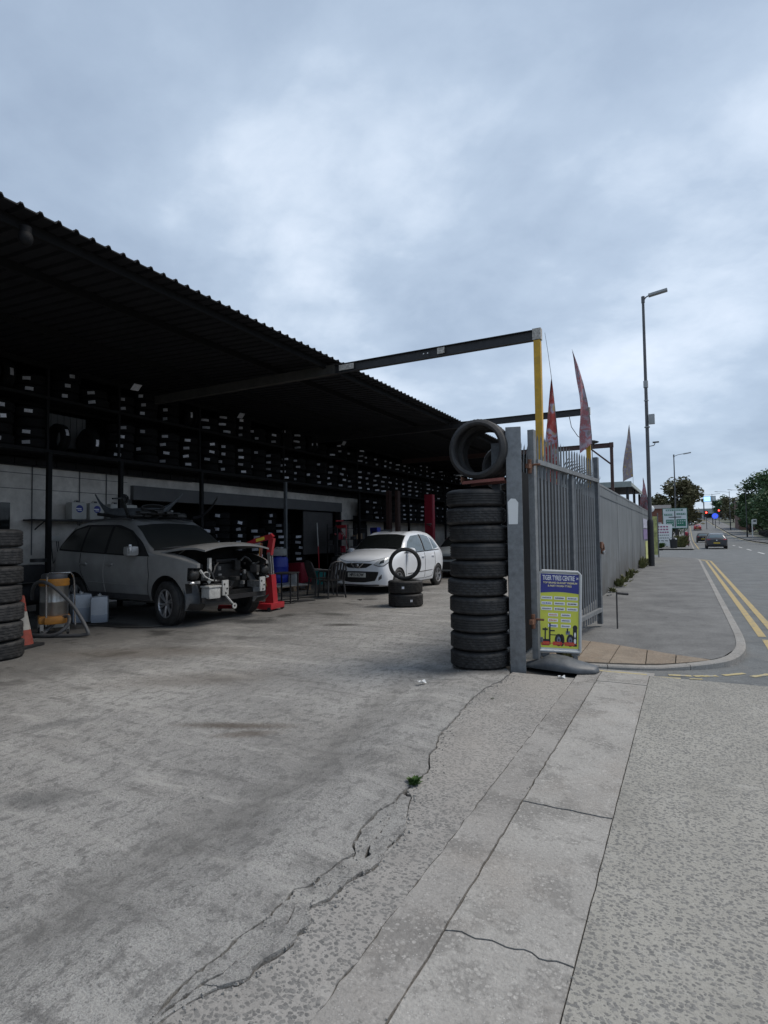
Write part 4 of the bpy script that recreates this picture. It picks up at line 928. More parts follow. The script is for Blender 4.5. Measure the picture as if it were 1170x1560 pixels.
for i, (x, y, hw) in enumerate(cells):
    card(mb, x - hw, x + hw, y - .018, y + .018, .002, 0)
    mi = (0, 3, 0, 1, 0, 3, 0, 3, 0, 2, 0, 2, 0, 1, 0)[i]; nn = q.randrange(5, 9); x_ = x - hw * .8; stepw = hw * 1.6 / nn
    mk = MB()
    for k in range(nn): card(mk, x_ + k * stepw, x_ + k * stepw + stepw * .72, y - .008, y + .008 * q.uniform(.5, 1), .0035, mi)
    mk.build('logo_mark', ['print_grey', 'print_blue', 'print_orange', 'ink'], bd)
mb.build('logo_box', 'print_white', bd)
# printed tyres and changer machine
mb = MB()
def oval(x, y, rx, ry, mi, d=.002, n=18): mb.add([FM @ Vector((x + rx * math.cos(6.283 * k / n), y + ry * math.sin(6.283 * k / n), d)) for k in range(n)], [tuple(range(n))], mi)
yb = bz0 + .06
for x, rx in ((-.005, .045), (.03, .03), (.125, .042)): oval(x, yb + .065, rx, .07, 0); 
for x in (-.005, .125): oval(x, yb + .065, .022, .04, 1, .0028); oval(x, yb + .065, .008, .012, 0, .0034)
card(mb, -.115, -.098, yb + .01, yb + .25, .0025, 0); card(mb, -.19, -.11, yb, yb + .07, .0025, 0); card(mb, -.165, -.15, yb + .05, yb + .2, .0025, 0); card(mb, -.19, -.13, yb + .17, yb + .19, .0026, 0)
card(mb, -.1, -.05, yb + .16, yb + .175, .0026, 0); card(mb, -.1, -.045, yb + .215, yb + .225, .0026, 0); card(mb, -.1, .0, yb + .115, yb + .125, .0026, 0)
card(mb, .155, .2, yb, yb + .2, .0024, 0); oval(.178, yb + .21, .026, .03, 0); oval(.178, yb + .13, .01, .03, 3, .003); oval(.178, yb + .06, .012, .03, 3, .003)
card(mb, .075, .12, yb + .13, yb + .17, .0024, 1); card(mb, .085, .1, yb + .15, yb + .2, .0026, 0)
mb.build('printed_picture', ['ink', 'print_grey', 'print_red', 'print_white'], bd)
mb = MB(); mk = MB()
for a, b in ((-.2, -.11), (-.07, .03), (.06, .17)): card(mb, a, b, yb + .005, yb + .045, .004, 0)
card(mb, -.2, .2, yb + .022, yb + .03, .0038, 0); mb.build('price_flash', 'print_red', bd)
for x in (-.15, -.02, .115): text_mb(mk, 'CALL NOW' if x != -.02 else 'TYRES', .02, FT(x, yb + .025, .0052), 0, .0005)
mk.build('lettering', 'print_orange', bd)
for x in (-.17, .17):
    MB().box((x, .02, .125), (.09, .05, .035)).box((x, .02, .07), (.05, .04, .10)).build('foot_bracket', 'galv', bd)
base = thing('poster_weight', 'dark grey moulded plastic sign base, scuffed and curved like a wedge', 'sign base', (-1.315, 6.68, 0), R(2))
def bp(u, v):
    a = 2 * math.pi * v; x = -.41 + .84 * u
    U = (0, .06, .25, .40, .55, .72, .90, .97, 1); W_ = (.02, .08, .20, .25, .25, .22, .15, .12, .02); H_ = (.012, .035, .085, .14, .135, .105, .075, .06, .02)
    wy = herm(U, W_, u); hz = herm(U, H_, u)
    ca, sa = math.cos(a), math.sin(a); s_ = lambda q_, e_: math.copysign(abs(q_) ** e_, q_)
    top = hz * .35 + hz * .65 * s_(max(sa, 0), .9) if sa > 0 else hz * .35 * (1 - s_(-sa, .3))
    ridge = .015 * math.exp(-((ca * .9 + .2) / .25) ** 2) * (sa > 0) * min(1, hz * 9)
    return Vector((x, wy * s_(ca, .7) * .9 + .035 * math.sin(u * 6), max(.004, top + ridge)))
mb = MB(); mb.grid(bp, 40, 28); mb.build('base', 'grey_plastic', base)
MB().box((-.04, -.02, .136), (.12, .05, .006)).build('slot', 'black_plastic', base) if False else None
def litter(x, y, s, lab, rz):
    mb = MB(); mb.grid(lambda u, v: (s * (u - .5), s * .6 * (v - .5), .012 + .012 * math.sin(u * 5 + v * 3) + .006 * math.sin(v * 9)), 6, 4); o = mb.build('litter', 'print_white'); o.location = (x, y, .006); o.rotation_euler = (0, 0, rz); tag(o, lab, 'litter', 'scraps of white litter'); return o
litter(-1.2, 6.24, .07, 'crumpled white scrap lying in front of the sign base', .3); litter(-2.44, 5.45, .085, 'white paper scrap on the yard left of the tyre stack', .8)

mb = MB(); q = random.Random(15)
def stone(x, y, s_): mb.box((x, y, s_ * .25), (s_, s_ * q.uniform(.6, 1), s_ * .6), rot=Euler((q.uniform(-.4, .4), q.uniform(-.4, .4), q.uniform(0, 3))).to_matrix(), taper=.6)
for k in range(520):
    y = q.uniform(.9, 6.2); stone(upx(y) + q.gauss(.02, .05), y, q.uniform(.003, .012))
for k in range(160):
    y = q.uniform(.9, 3.1); stone(lox(y) + q.gauss(.01, .025), y, q.uniform(.004, .014))
for k in range(170): a = q.uniform(0, 6.28); stone(-2.17 + .39 * math.cos(a) + q.gauss(0, .03), 6.5 + .39 * math.sin(a) + q.gauss(0, .03), q.uniform(.004, .014))
for k in range(420): stone(q.uniform(-6, -1.6), q.uniform(1.0, 9) , q.uniform(.003, .010)) if q.random() < .9 else None
for k in range(150): y = q.uniform(1, 6.6); stone(q.choice((-.872, -.39)) + q.gauss(0, .012), y, q.uniform(.002, .007))
tag(mb.build('grit', 'kerb_concrete'), 'loose grit lying along the cracks and around the tyre stack', 'grit', kind='stuff')
# ================================================================ weeds
def weed(x, y, r, h, n, lab, m='weed', z=0, seed=0):
    q = random.Random(seed); mb = MB()
    for k in range(n):
        a = q.uniform(0, 6.283); l_ = r * q.uniform(.4, 1); w_ = l_ * q.uniform(.15, .3); up = h * q.uniform(.3, 1); c = Vector((x + q.gauss(0, r * .2), y + q.gauss(0, r * .2), z)); d = Vector((math.cos(a), math.sin(a), 0)); s_ = Vector((-d.y, d.x, 0))
        p = [c, c + d * l_ * .5 + s_ * w_ + Vector((0, 0, up * .8)), c + d * l_ + Vector((0, 0, up)), c + d * l_ * .5 - s_ * w_ + Vector((0, 0, up * .7))]
        mb.add(p, [(0, 1, 2, 3)], 0)
    return tag(mb.build('weed', m), lab, 'weed', 'weeds growing on the ground')
weed(-1.51, 3.23, .055, .05, 70, 'small bright green weed growing in the long crack', seed=1)
weed(-1.625, 5.2, .02, .02, 14, 'tiny green sprig in the upper part of the crack', seed=7)
weed(-1.32, 7.15, .14, .2, 90, 'green weed growing behind the feet of the sign', 'dry_weed', seed=2)
for i, (y, r_, h_) in enumerate([(15.6, .2, .3), (17.2, .3, .55), (18.9, .3, .5), (20.6, .35, .7), (23.2, .2, .3), (26.3, .4, .8), (27.4, .45, 1.0), (30.5, .4, .6)]):
    weed(-1.70, y, r_ * .6, h_ * .55, 45, 'clump of dry weeds at the foot of the sheet fence, %s from the gate' % NTH[i], 'dry_weed', seed=10 + i)
mb = MB(); q = random.Random(5)
for k in range(90):
    y = q.uniform(14.6, 30); s_ = q.uniform(.015, .07); mb.box((-1.7 + q.uniform(-.05, .14), y, .03), (s_, s_ * 1.3, s_ * .7), q.uniform(0, 3))
tag(mb.build('rubble', 'kerb_concrete'), 'loose rubble scattered along the foot of the sheet fence', 'rubble', kind='stuff')

# ================================================================ CARS
def car_shell(st, nx=84, ns=5):
    """st rows: x, zfloor, (y,z) sill, mid, belt, top edge, z centre top"""
    st = sorted(st); xs = [r[0] for r in st]; cols = list(zip(*[r[1:] for r in st]))
    vs = []; rows = 0; ringn = None
    for i in range(nx + 1):
        t = i / nx; t = .5 - .5 * math.cos(math.pi * t) if True else t
        t = .6 * t + .4 * i / nx; x = xs[0] + (xs[-1] - xs[0]) * t
        v = [herm(xs, c, x) for c in cols]
        zf = v[0]; P = [(0, zf), (v[1] * .8, zf), (v[1], v[2]), (v[3], v[4]), (v[5], v[6]), (v[7], v[8]), (v[7] * .55, v[8] + (v[9] - v[8]) * .78), (0, v[9])]
        ring = [P[0], P[1]]
        Q = P[1:]
        for k in range(1, len(Q) - 1):
            p0 = Q[k - 1] if k > 0 else Q[0]; p1 = Q[k]; p2 = Q[k + 1]; p3 = Q[k + 2] if k + 2 < len(Q) else (-Q[k][0], Q[k][1])
            for s_ in range(ns):
                u = s_ / ns; T = .5 if k != 1 else .35
                ring.append(tuple((2 * u ** 3 - 3 * u * u + 1) * b + (-2 * u ** 3 + 3 * u * u) * c + (u ** 3 - 2 * u * u + u) * T * (c - a) + (u ** 3 - u * u) * T * (d - b) for a, b, c, d in zip(p0, p1, p2, p3)))
        ring.append(P[-1]); ringn = len(ring)
        full = ring + [(-y, z) for y, z in ring[-2:0:-1]]
        vs += [(x, y, z) for y, z in full]; k_ = len(full)
    fs = [(i * k_ + j, i * k_ + (j + 1) % k_, (i + 1) * k_ + (j + 1) % k_, (i + 1) * k_ + j) for i in range(nx) for j in range(k_)]
    fs += [tuple(reversed(range(k_))), tuple(nx * k_ + j for j in range(k_))]
    bm = bmesh.new(); bv = [bm.verts.new(v) for v in vs]; [bm.faces.new([bv[i] for i in f]) for f in fs]
    bmesh.ops.recalc_face_normals(bm, faces=bm.faces)
    return bm
def boolean(me, cutters):
    ob = bpy.data.objects.new('b', me); C.objects.link(ob); cs = []
    for cm in cutters:
        co = bpy.data.objects.new('c', cm); C.objects.link(co); cs.append(co)
        md = ob.modifiers.new('x', 'BOOLEAN'); md.operation = 'DIFFERENCE'; md.object = co; md.solver = 'EXACT'
    bpy.context.view_layer.update()
    r = bpy.data.meshes.new_from_object(ob.evaluated_get(bpy.context.evaluated_depsgraph_get()))
    for o_ in [ob] + cs: bpy.data.objects.remove(o_)
    return r
class Car:
    def __init__(s, root, st, paint, wheels, wr, cuts=()):
        s.root = root; bm = car_shell(st); s.bvh = BVHTree.FromBMesh(bm); me = bpy.data.meshes.new('body'); bm.to_mesh(me); bm.free()
        me.materials.append(MATS[paint]); me.materials.append(MATS['engine_black'])
        cut = []
        for (wx, ra) in wheels:
            for sd in (-1, 1):
                cut.append(MB().tube([(wx, sd * .50, wr), (wx, sd * 1.3, wr)], ra, 36).mesh('c', ['engine_black']))
        for c in cuts: cut.append(MB().box(*c).mesh('c', ['engine_black']))
        for c in cut:
            c.materials.clear(); c.materials.append(MATS[paint]); c.materials.append(MATS['engine_black'])
            for p in c.polygons: p.material_index = 1
        me2 = boolean(me, cut); me2.name = 'body'
        me2.polygons.foreach_set('use_smooth', [True] * len(me2.polygons)); me2.set_sharp_from_angle(angle=R(38))
        s.body = link('body', me2, root)
    def ray(s, ax, a, b, off):
        if ax == 'R': o, d = Vector((a, -3, b)), Vector((0, 1, 0))
        elif ax == 'L': o, d = Vector((a, 3, b)), Vector((0, -1, 0))
        elif ax == 'F': o, d = Vector((5, a, b)), Vector((-1, 0, 0))
        elif ax == 'B': o, d = Vector((-5, a, b)), Vector((1, 0, 0))
        elif ax == 'T': o, d = Vector((a, b, 4)), Vector((0, 0, -1))
        p, n, i, _ = s.bvh.ray_cast(o, d)
        if p is None: return None
        if n.dot(d) > 0: n = -n
        return p + n * off
    def decal(s, name, m, ax, lo, hi, nu=16, nv=8, off=.006, parent=None, thick=0):
        """patch on the body between two polylines (lists of 2-d points)"""
        def at(P, u):
            ls = [0]
            for a, b in zip(P, P[1:]): ls.append(ls[-1] + math.dist(a, b))
            t = u * ls[-1]
            for i in range(len(P) - 1):
                if t <= ls[i + 1] + 1e-9:
                    k = (t - ls[i]) / max(1e-9, ls[i + 1] - ls[i]); return [P[i][q] + (P[i + 1][q] - P[i][q]) * k for q in (0, 1)]
            return list(P[-1])
        mb = MB(); pts = {}; vs = []
        for i in range(nu + 1):
            for j in range(nv + 1):
                A_, B_ = at(lo, i / nu), at(hi, i / nu); q = [A_[k] + (B_[k] - A_[k]) * j / nv for k in (0, 1)]
                p = s.ray(ax, q[0], q[1], off); pts[i, j] = None if p is None else len(vs)
                if p is not None: vs.append(p)
        fs = []
        for i in range(nu):
            for j in range(nv):
                f = [pts[i, j], pts[i + 1, j], pts[i + 1, j + 1], pts[i, j + 1]]
                if None not in f: fs.append(tuple(f))
        mb.add(vs, fs, 0, True); return mb.build(name, m, parent or s.root)
    def line(s, name, m, ax, P, wd=.005, n=24, off=.003):
        mb = MB(); pp = []
        ls = [0]
        for a, b in zip(P, P[1:]): ls.append(ls[-1] + math.dist(a, b))
        for k in range(n + 1):
            t = ls[-1] * k / n
            for i in range(len(P) - 1):
                if t <= ls[i + 1] + 1e-9:
                    q = (t - ls[i]) / max(1e-9, ls[i + 1] - ls[i]); a = [P[i][j] + (P[i + 1][j] - P[i][j]) * q for j in (0, 1)]; break
            p = s.ray(ax, a[0], a[1], off)
            if p is not None: pp.append(p)
        if len(pp) > 1: mb.tube(pp, wd, 5)
        return mb.build(name, m, s.root)
def wheel(root, x, y, r, wd, sd, rimr, spokes, rimm='alloy', steer=0, tm='rubber'):
    P = tyre_profile(r, wd, 3, rimr); mb = MB(); M = Matrix.Rotation(R(90), 4, 'X'); mb.lathe(P, 56, M, closed=True)
    o = mb.build('wheel', tm, root); o.location = (x, y, r - .008); o.rotation_euler = (0, 0, steer)
    mb = MB(); mb.lathe([(rimr + .004, -wd * .4), (rimr + .004, wd * .4), (rimr - .012, wd * .42), (rimr - .02, wd * .36), (rimr - .03, wd * .1), (.03, wd * .08)], 36, Matrix.Rotation(R(90) * -sd, 4, 'X'), 1)
    mb.lathe([(rimr + .004, wd * .34), (rimr + .002, wd * .43), (rimr - .014, wd * .44), (rimr - .022, wd * .33)], 36, Matrix.Rotation(R(-90) * sd, 4, 'X'), 0)
    mb.lathe([(0, wd * .36), (.03, wd * .36), (.052, wd * .30), (.055, wd * .1)], 16, Matrix.Rotation(R(-90) * sd, 4, 'X'), 0)
    for k in range(spokes):
        for da in (-.14, .14):
            a = 2 * math.pi * k / spokes + .3; i0 = Vector((math.cos(a) * .04, sd * wd * .28, math.sin(a) * .04)); a2 = a + da; i1 = Vector((math.cos(a2) * (rimr - .015), sd * wd * .34, math.sin(a2) * (rimr - .015)))
            mb.tube([i0, (i0 + i1) / 2 + Vector((0, sd * .006, 0)), i1], [.018, .016, .013], 6, 0)
    mb.build('rim', [rimm, 'dark_alloy'], o); return o

def hatch(root, paint, full=True):
    st = [ # x, zf, sill(y,z), mid(y,z), belt(y,z), top(y,z), ztop
        (1.93, .25, .50, .28, .58, .46, .52, .68, .36, .735, .75),
        (1.885, .21, .66, .24, .73, .47, .65, .76, .48, .825, .85),
        (1.76, .18, .76, .22, .80, .48, .73, .83, .56, .905, .935),
        (1.52, .17, .79, .22, .825, .50, .78, .89, .61, .965, 1.00),
        (1.22, .17, .80, .22, .83, .52, .80, .93, .65, 1.02, 1.06),
        (1.0, .17, .79, .22, .832, .54, .805, .955, .70, 1.05, 1.095),
        (.66, .17, .79, .22, .833, .55, .81, .97, .675, 1.27, 1.30),
        (.36, .17, .79, .22, .833, .56, .812, .98, .62, 1.44, 1.475),
        (.10, .17, .79, .22, .833, .56, .812, .985, .60, 1.505, 1.545),
        (-.45, .17, .79, .22, .833, .57, .812, .99, .59, 1.53, 1.575),
        (-1.0, .17, .79, .22, .832, .58, .80, 1.0, .575, 1.49, 1.54),
        (-1.38, .18, .79, .23, .825, .60, .785, 1.02, .545, 1.41, 1.47),
        (-1.60, .20, .74, .25, .79, .62, .75, 1.01, .52, 1.27, 1.33),
        (-1.74, .24, .68, .28, .75, .62, .70, .95, .50, 1.05, 1.09),
        (-1.82, .28, .58, .32, .68, .60, .62, .82, .44, .88, .90)]
    c = Car(root, st, paint, [(1.225, .345), (-1.225, .345)], .30)
    # glazing
    c.decal('windscreen', 'dark_glass', 'F', [(-.71, 1.075), (-.35, 1.105), (0, 1.112), (.35, 1.105), (.71, 1.075)], [(-.59, 1.45), (-.3, 1.485), (0, 1.495), (.3, 1.485), (.59, 1.45)], 24, 12)
    c.decal('rear_window', 'dark_glass', 'B', [(-.6, 1.06), (0, 1.08), (.6, 1.06)], [(-.46, 1.34), (0, 1.38), (.46, 1.34)], 12, 6)
    for ax in ('L', 'R'):
        c.decal('front_window', 'pale_glass', ax, [(.84, 1.01), (.4, 1.01), (-.28, 1.02)], [(.80, 1.03), (.54, 1.28), (.22, 1.44), (-.25, 1.47)], 16, 6)
        c.decal('rear_door_window', 'pale_glass', ax, [(-.38, 1.02), (-.95, 1.045)], [(-.36, 1.475), (-.62, 1.47), (-.90, 1.42)], 10, 6)
        c.decal('quarter_window', 'pale_glass', ax, [(-.985, 1.05), (-1.34, 1.10)], [(-.95, 1.41), (-1.18, 1.33), (-1.35, 1.12)], 8, 5)
        c.decal('window_trim', 'seam', ax, [(.90, .985), (.4, .985), (-1.38, 1.03)], [(.89, 1.005), (.4, 1.003), (-1.36, 1.05)], 20, 1, .009)
        c.decal('door_pillar', 'seam', ax, [(-.30, 1.01), (-.37, 1.01)], [(-.27, 1.48), (-.35, 1.48)], 2, 6, .008)
        if full:
            c.line('door_seam', 'seam', ax, [(.80, .96), (.86, .6), (.80, .30), (-.30, .28), (-.33, .6), (-.31, .98)]); c.line('door_seam', 'seam', ax, [(-.33, .28), (-.78, .3), (-1.0, .62), (-1.0, .98)])
            c.decal('side_moulding', 'seam', ax, [(.76, .44), (-.8, .47)], [(.76, .455), (-.8, .485)], 12, 1, .008)
            for hx in (-.18, -.86):
                p = c.ray(ax, hx, .87, .012); MB().bbox(p, (.17, .03, .028), .01).build('door_handle', paint, root)
            sd = 1 if ax == 'L' else -1
            MB().ell((.72, sd * .93, 1.05), (.07, .12, .08), 14, 10).build('wing_mirror', paint, root)
    # nose
    c.decal('upper_grille', 'engine_black', 'F', [(-.44, .745), (-.26, .655), (0, .64), (.26, .655), (.44, .745)], [(-.44, .755), (-.26, .765), (0, .77), (.26, .765), (.44, .755)], 18, 4, .005)
    c.decal('lower_grille', 'engine_black', 'F', [(-.60, .50), (-.52, .34), (-.2, .29), (.2, .29), (.52, .34), (.60, .50)], [(-.605, .56), (-.3, .565), (0, .57), (.3, .565), (.605, .56)], 22, 6, .005)
    c.decal('bumper_lip', 'seam', 'F', [(-.6, .22), (0, .21), (.6, .22)], [(-.6, .245), (0, .235), (.6, .245)], 18, 1, .006)
    if full:
        mb = MB()
        for sy in (-1, 1):
            pts = [c.ray('F', sy * .19, .765, .02), c.ray('F', sy * .13, .71, .024), c.ray('F', sy * .06, .655, .022)]; mb.tube(pts, .018, 6)
        mb.ell(c.ray('F', 0, .71, .026), (.012, .05, .05), 12, 8); mb.build('badge', 'chrome', root)
        for sy in (-1, 1):
            c.decal('headlight', 'lamp_glass', 'F', [(sy * .48, .74), (sy * .60, .70), (sy * .72, .71), (sy * .775, .80)], [(sy * .50, .765), (sy * .58, .84), (sy * .68, .90), (sy * .765, .93)], 12, 6, .009)
            hl = c.decal('headlight_bulb', 'dark_glass', 'F', [(sy * .62, .745), (sy * .71, .775)], [(sy * .63, .81), (sy * .70, .85)], 5, 4, .012)
            c.decal('lamp_trim', 'seam', 'F', [(sy * .465, .73), (sy * .60, .685), (sy * .73, .695), (sy * .79, .80)], [(sy * .48, .74), (sy * .60, .70), (sy * .72, .71), (sy * .775, .80)], 12, 1, .008)
            c.decal('fog_lamp', 'lamp_grey', 'F', [(sy * .60, .34), (sy * .685, .40)], [(sy * .61, .42), (sy * .69, .50)], 4, 4, .006)
        p = c.ray('F', 0, .50, .02); MB().box((p.x + .01, 0, .475), (.012, .52, .112)).build('number_plate', 'plate', root)
        mb = MB(); text_mb(mb, 'HF15 KOW', .108, Matrix.Translation((p.x + .018, 0, .475)) @ Matrix.Rotation(R(90), 4, 'Z') @ Matrix.Rotation(R(90), 4, 'X'), 0, .0045, sx=.76); mb.build('lettering', 'ink', root)
        c.line('bonnet_seam', 'seam', 'F', [(-.72, .92), (-.56, .86), (-.3, .81), (0, .80), (.3, .81), (.56, .86), (.72, .92)], .004)
        MB().cyl((.20, 0, 1.52), (.04, 0, 1.66), .006, 6).build('aerial', 'black_plastic', root)
        mb = MB(); mb.tube([c.ray('F', -.5, 1.10, .014), c.ray('F', -.05, 1.14, .016)], .008, 5); mb.tube([c.ray('F', .05, 1.12, .014), c.ray('F', .55, 1.15, .016)], .008, 5); mb.build('wiper', 'black_plastic', root)
        # things behind the glass
        MB().bbox((-.35, .38, 1.18), (.12, .26, .18), .04).bbox((-.35, -.38, 1.18), (.12, .26, .18), .04).build('headrest', 'black_plastic', root)
    for sy in (-1, 1):
        c.decal('tail_light', 'red_paint', 'B', [(sy * .55, .85), (sy * .72, .85)], [(sy * .55, 1.03), (sy * .70, 1.05)], 5, 5, .008)
        wheel(root, 1.225, sy * .745, .312, .18, sy, .215, 6, 'alloy'); wheel(root, -1.225, sy * .745, .312, .18, sy, .20, 5, 'alloy')
    return c
t = thing('hatchback_car', 'small white hatchback with its bonnet towards the yard, plate HF15 KOW', 'car', (-7.69, 15.27, 0), R(-91.5)); hatch(t, 'hatch_paint'); t.scale = (1.05, 1.05, 1.05)
t2 = thing('hatchback_car', 'pale silver car mostly hidden behind the white hatchback', 'car', (-7.55, 21.3, 0), R(-91)); hatch(t2, 'silver_paint', False)

# ---- silver grey SUV without its front bumper
suv = thing('suv_car', 'dusty grey SUV with its front bumper and grille removed', 'car', (-9.40, 8.28, 0), R(-5)); suv.scale = (1.055, 1.055, 1.12)
st = [
    (1.99, .62, .76, .66, .82, .76, .81, .91, .76, .96, .98),
    (1.88, .40, .81, .44, .865, .66, .85, .93, .78, 1.00, 1.03),
    (1.62, .32, .85, .36, .91, .62, .89, .98, .81, 1.06, 1.12),
    (1.35, .30, .87, .36, .925, .62, .905, 1.01, .83, 1.095, 1.16),
    (1.02, .30, .87, .36, .935, .63, .915, 1.05, .845, 1.125, 1.19),
    (.74, .30, .87, .36, .94, .64, .915, 1.04, .80, 1.24, 1.30),
    (.36, .30, .87, .36, .94, .65, .92, 1.05, .74, 1.49, 1.545),
    (.06, .30, .87, .36, .94, .66, .92, 1.06, .70, 1.62, 1.675),
    (-.55, .30, .87, .36, .94, .66, .92, 1.08, .69, 1.66, 1.725),
    (-1.25, .30, .87, .36, .94, .67, .92, 1.11, .68, 1.64, 1.71),
    (-1.80, .32, .86, .38, .93, .68, .90, 1.14, .65, 1.58, 1.65),
    (-2.08, .36, .82, .42, .90, .68, .86, 1.15, .60, 1.45, 1.52),
    (-2.19, .42, .78, .48, .86, .68, .82, 1.10, .57, 1.26, 1.30),
    (-2.27, .48, .70, .54, .78, .66, .74, .92, .52, .98, 1.0)]
cs = Car(suv, st, 'suv_paint', [(1.35, .415), (-1.35, .415)], .365, cuts=[((1.62, 0, .98), (1.02, 1.50, .98)), ((2.1, 0, .45), (.62, 2.2, .42)), ((1.94, -.81, .80), (.22, .28, .20)), ((1.94, .81, .80), (.22, .28, .20))])
cs.decal('windscreen', 'dusty_glass', 'F', [(-.80, 1.18), (-.4, 1.215), (0, 1.225), (.4, 1.215), (.80, 1.18)], [(-.695, 1.575), (-.35, 1.61), (0, 1.62), (.35, 1.61), (.695, 1.575)], 24, 12)
cs.decal('windscreen_trim', 'seam', 'F', [(-.84, 1.155), (0, 1.20), (.84, 1.155)], [(-.80, 1.18), (0, 1.225), (.80, 1.18)], 20, 1, .007)
cs.decal('rear_window', 'dusty_glass', 'B', [(-.66, 1.16), (0, 1.18), (.66, 1.16)], [(-.54, 1.48), (0, 1.52), (.54, 1.48)], 12, 6)
for ax in ('L', 'R'):
    cs.decal('window_trim', 'seam', ax, [(.90, 1.07), (.3, 1.075), (-2.03, 1.16)], [(.86, 1.10), (.55, 1.32), (.22, 1.50), (-.2, 1.60), (-1.3, 1.62), (-1.75, 1.54), (-2.02, 1.25)], 30, 8, .004)
    cs.decal('front_window', 'dusty_glass', ax, [(.62, 1.10), (.3, 1.10), (-.34, 1.12)], [(.60, 1.12), (.44, 1.33), (.16, 1.48), (-.32, 1.57)], 14, 6, .008)
    cs.decal('rear_door_window', 'dusty_glass', ax, [(-.42, 1.12), (-1.14, 1.15)], [(-.40, 1.575), (-1.14, 1.585)], 10, 6, .008)
    cs.decal('quarter_window', 'dusty_glass', ax, [(-1.20, 1.155), (-1.96, 1.19)], [(-1.20, 1.585), (-1.65, 1.52), (-1.97, 1.25)], 10, 6, .008)
    cs.line('door_seam', 'seam', ax, [(.86, 1.06), (.92, .75), (.86, .42), (-.36, .40)]); cs.line('door_seam', 'seam_pale', ax, [(-.38, 1.10), (-.40, .75), (-.38, .42)], .005)
    cs.line('door_seam', 'seam', ax, [(-.4, .40), (-.86, .42), (-1.13, .80), (-1.17, 1.12)])
    cs.decal('sill_cladding', 'lamp_grey', ax, [(.9, .37), (-.92, .37)], [(.9, .46), (-.92, .46)], 14, 2, .012)
    cs.line('body_crease', 'suv_paint', ax, [(.85, .60), (-.9, .62)], .008)
    for hx in (-.20, -1.0): MB().bbox(cs.ray(ax, hx, .93, .02), (.20, .04, .035), .012).ell(cs.ray(ax, hx, .93, .0), (.08, .012, .045), 10, 6).build('door_handle', 'suv_paint', suv)
    sd = 1 if ax == 'L' else -1
    MB().bbox((.56, sd * 1.03, 1.16), (.13, .23, .16), .055).build('wing_mirror', 'suv_paint', suv)
    MB().bbox((.635, sd * 1.10, 1.20), (.02, .05, .13), .008).build('mirror_light', 'chrome', suv)
    MB().tube([(-1.85, sd * .60, 1.655), (-1.6, sd * .62, 1.70), (-.2, sd * .64, 1.72), (.05, sd * .66, 1.68)], .018, 8).build('roof_rail', 'lamp_grey', suv)
for sy in (-1, 1):
    wheel(suv, 1.35, sy * .83, .368, .225, sy, .235, 6, 'alloy', R(-8)); wheel(suv, -1.35, sy * .83, .368, .225, sy, .235, 6, 'alloy')
    cs.decal('tail_light', 'red_paint', 'B', [(sy * .62, 1.0), (sy * .80, 1.0)], [(sy * .60, 1.3), (sy * .72, 1.3)], 5, 5, .008)
for w_ in [c_ for c_ in suv.children if c_.name.startswith('wheel')]: w_.scale = (1, 1, .943); w_.location.z = .368 * .943 - .006
# wheel-arch liner hanging forward of the near wheel
for sy in (-1, 1):
    mb = MB(); mb.grid(lambda u, v: (1.35 + .44 * math.cos(-.25 + u * 1.35), sy * (.60 + .29 * v), .365 + .44 * math.sin(-.25 + u * 1.35)), 12, 3); mb.grid(lambda u, v: (1.35 + .45 * math.cos(-.25 + u * 1.35) + .012, sy * (.60 + .29 * v), .365 + .45 * math.sin(-.25 + u * 1.35)), 12, 3); mb.build('arch_liner', 'grey_plastic', suv)
    mb = MB(); mb.grid(lambda u, v: (1.80 + .12 * v + .05 * math.sin(u * 3), sy * (.58 + .32 * u), .23 + .1 * v * v + .04 * u), 6, 4); mb.build('splash_guard', 'black_plastic', suv)
# raised bonnet
bon = MB()
def bf(u, v, dz=0):
    y = (u - .5) * 1.62 * (1 - .10 * v); x = .98 + 1.10 * v; e = abs(2 * u - 1)
    zc = 1.20 + math.tan(R(4.2)) * (x - .98) * 1.0 + .03 * math.sin(math.pi * v) + (-.10 * max(0, v - .8) / .2 * .35)
    return (x, y, zc - .075 * e ** 2.6 + dz)
bon.grid(lambda u, v: bf(u, v), 24, 18); bon.grid(lambda u, v: bf(u, v, -.018), 24, 18, 1)
bon.add([bf(i / 24, 1, d) for d in (0, -.028) for i in range(25)], [(i, i + 1, 26 + i, 25 + i) for i in range(24)], 0); 
for e in (0, 1): bon.add([bf(e, i / 18, d) for d in (0, -.03) for i in range(19)], [(i, i + 1, 20 + i, 19 + i) for i in range(18)], 0)
bo = bon.build('bonnet', ['suv_paint', 'engine_black'], suv); 
MB().cyl((1.15, -.7, 1.0), (1.5, -.66, 1.17), .01, 6).build('gas_strut', 'steel', suv)
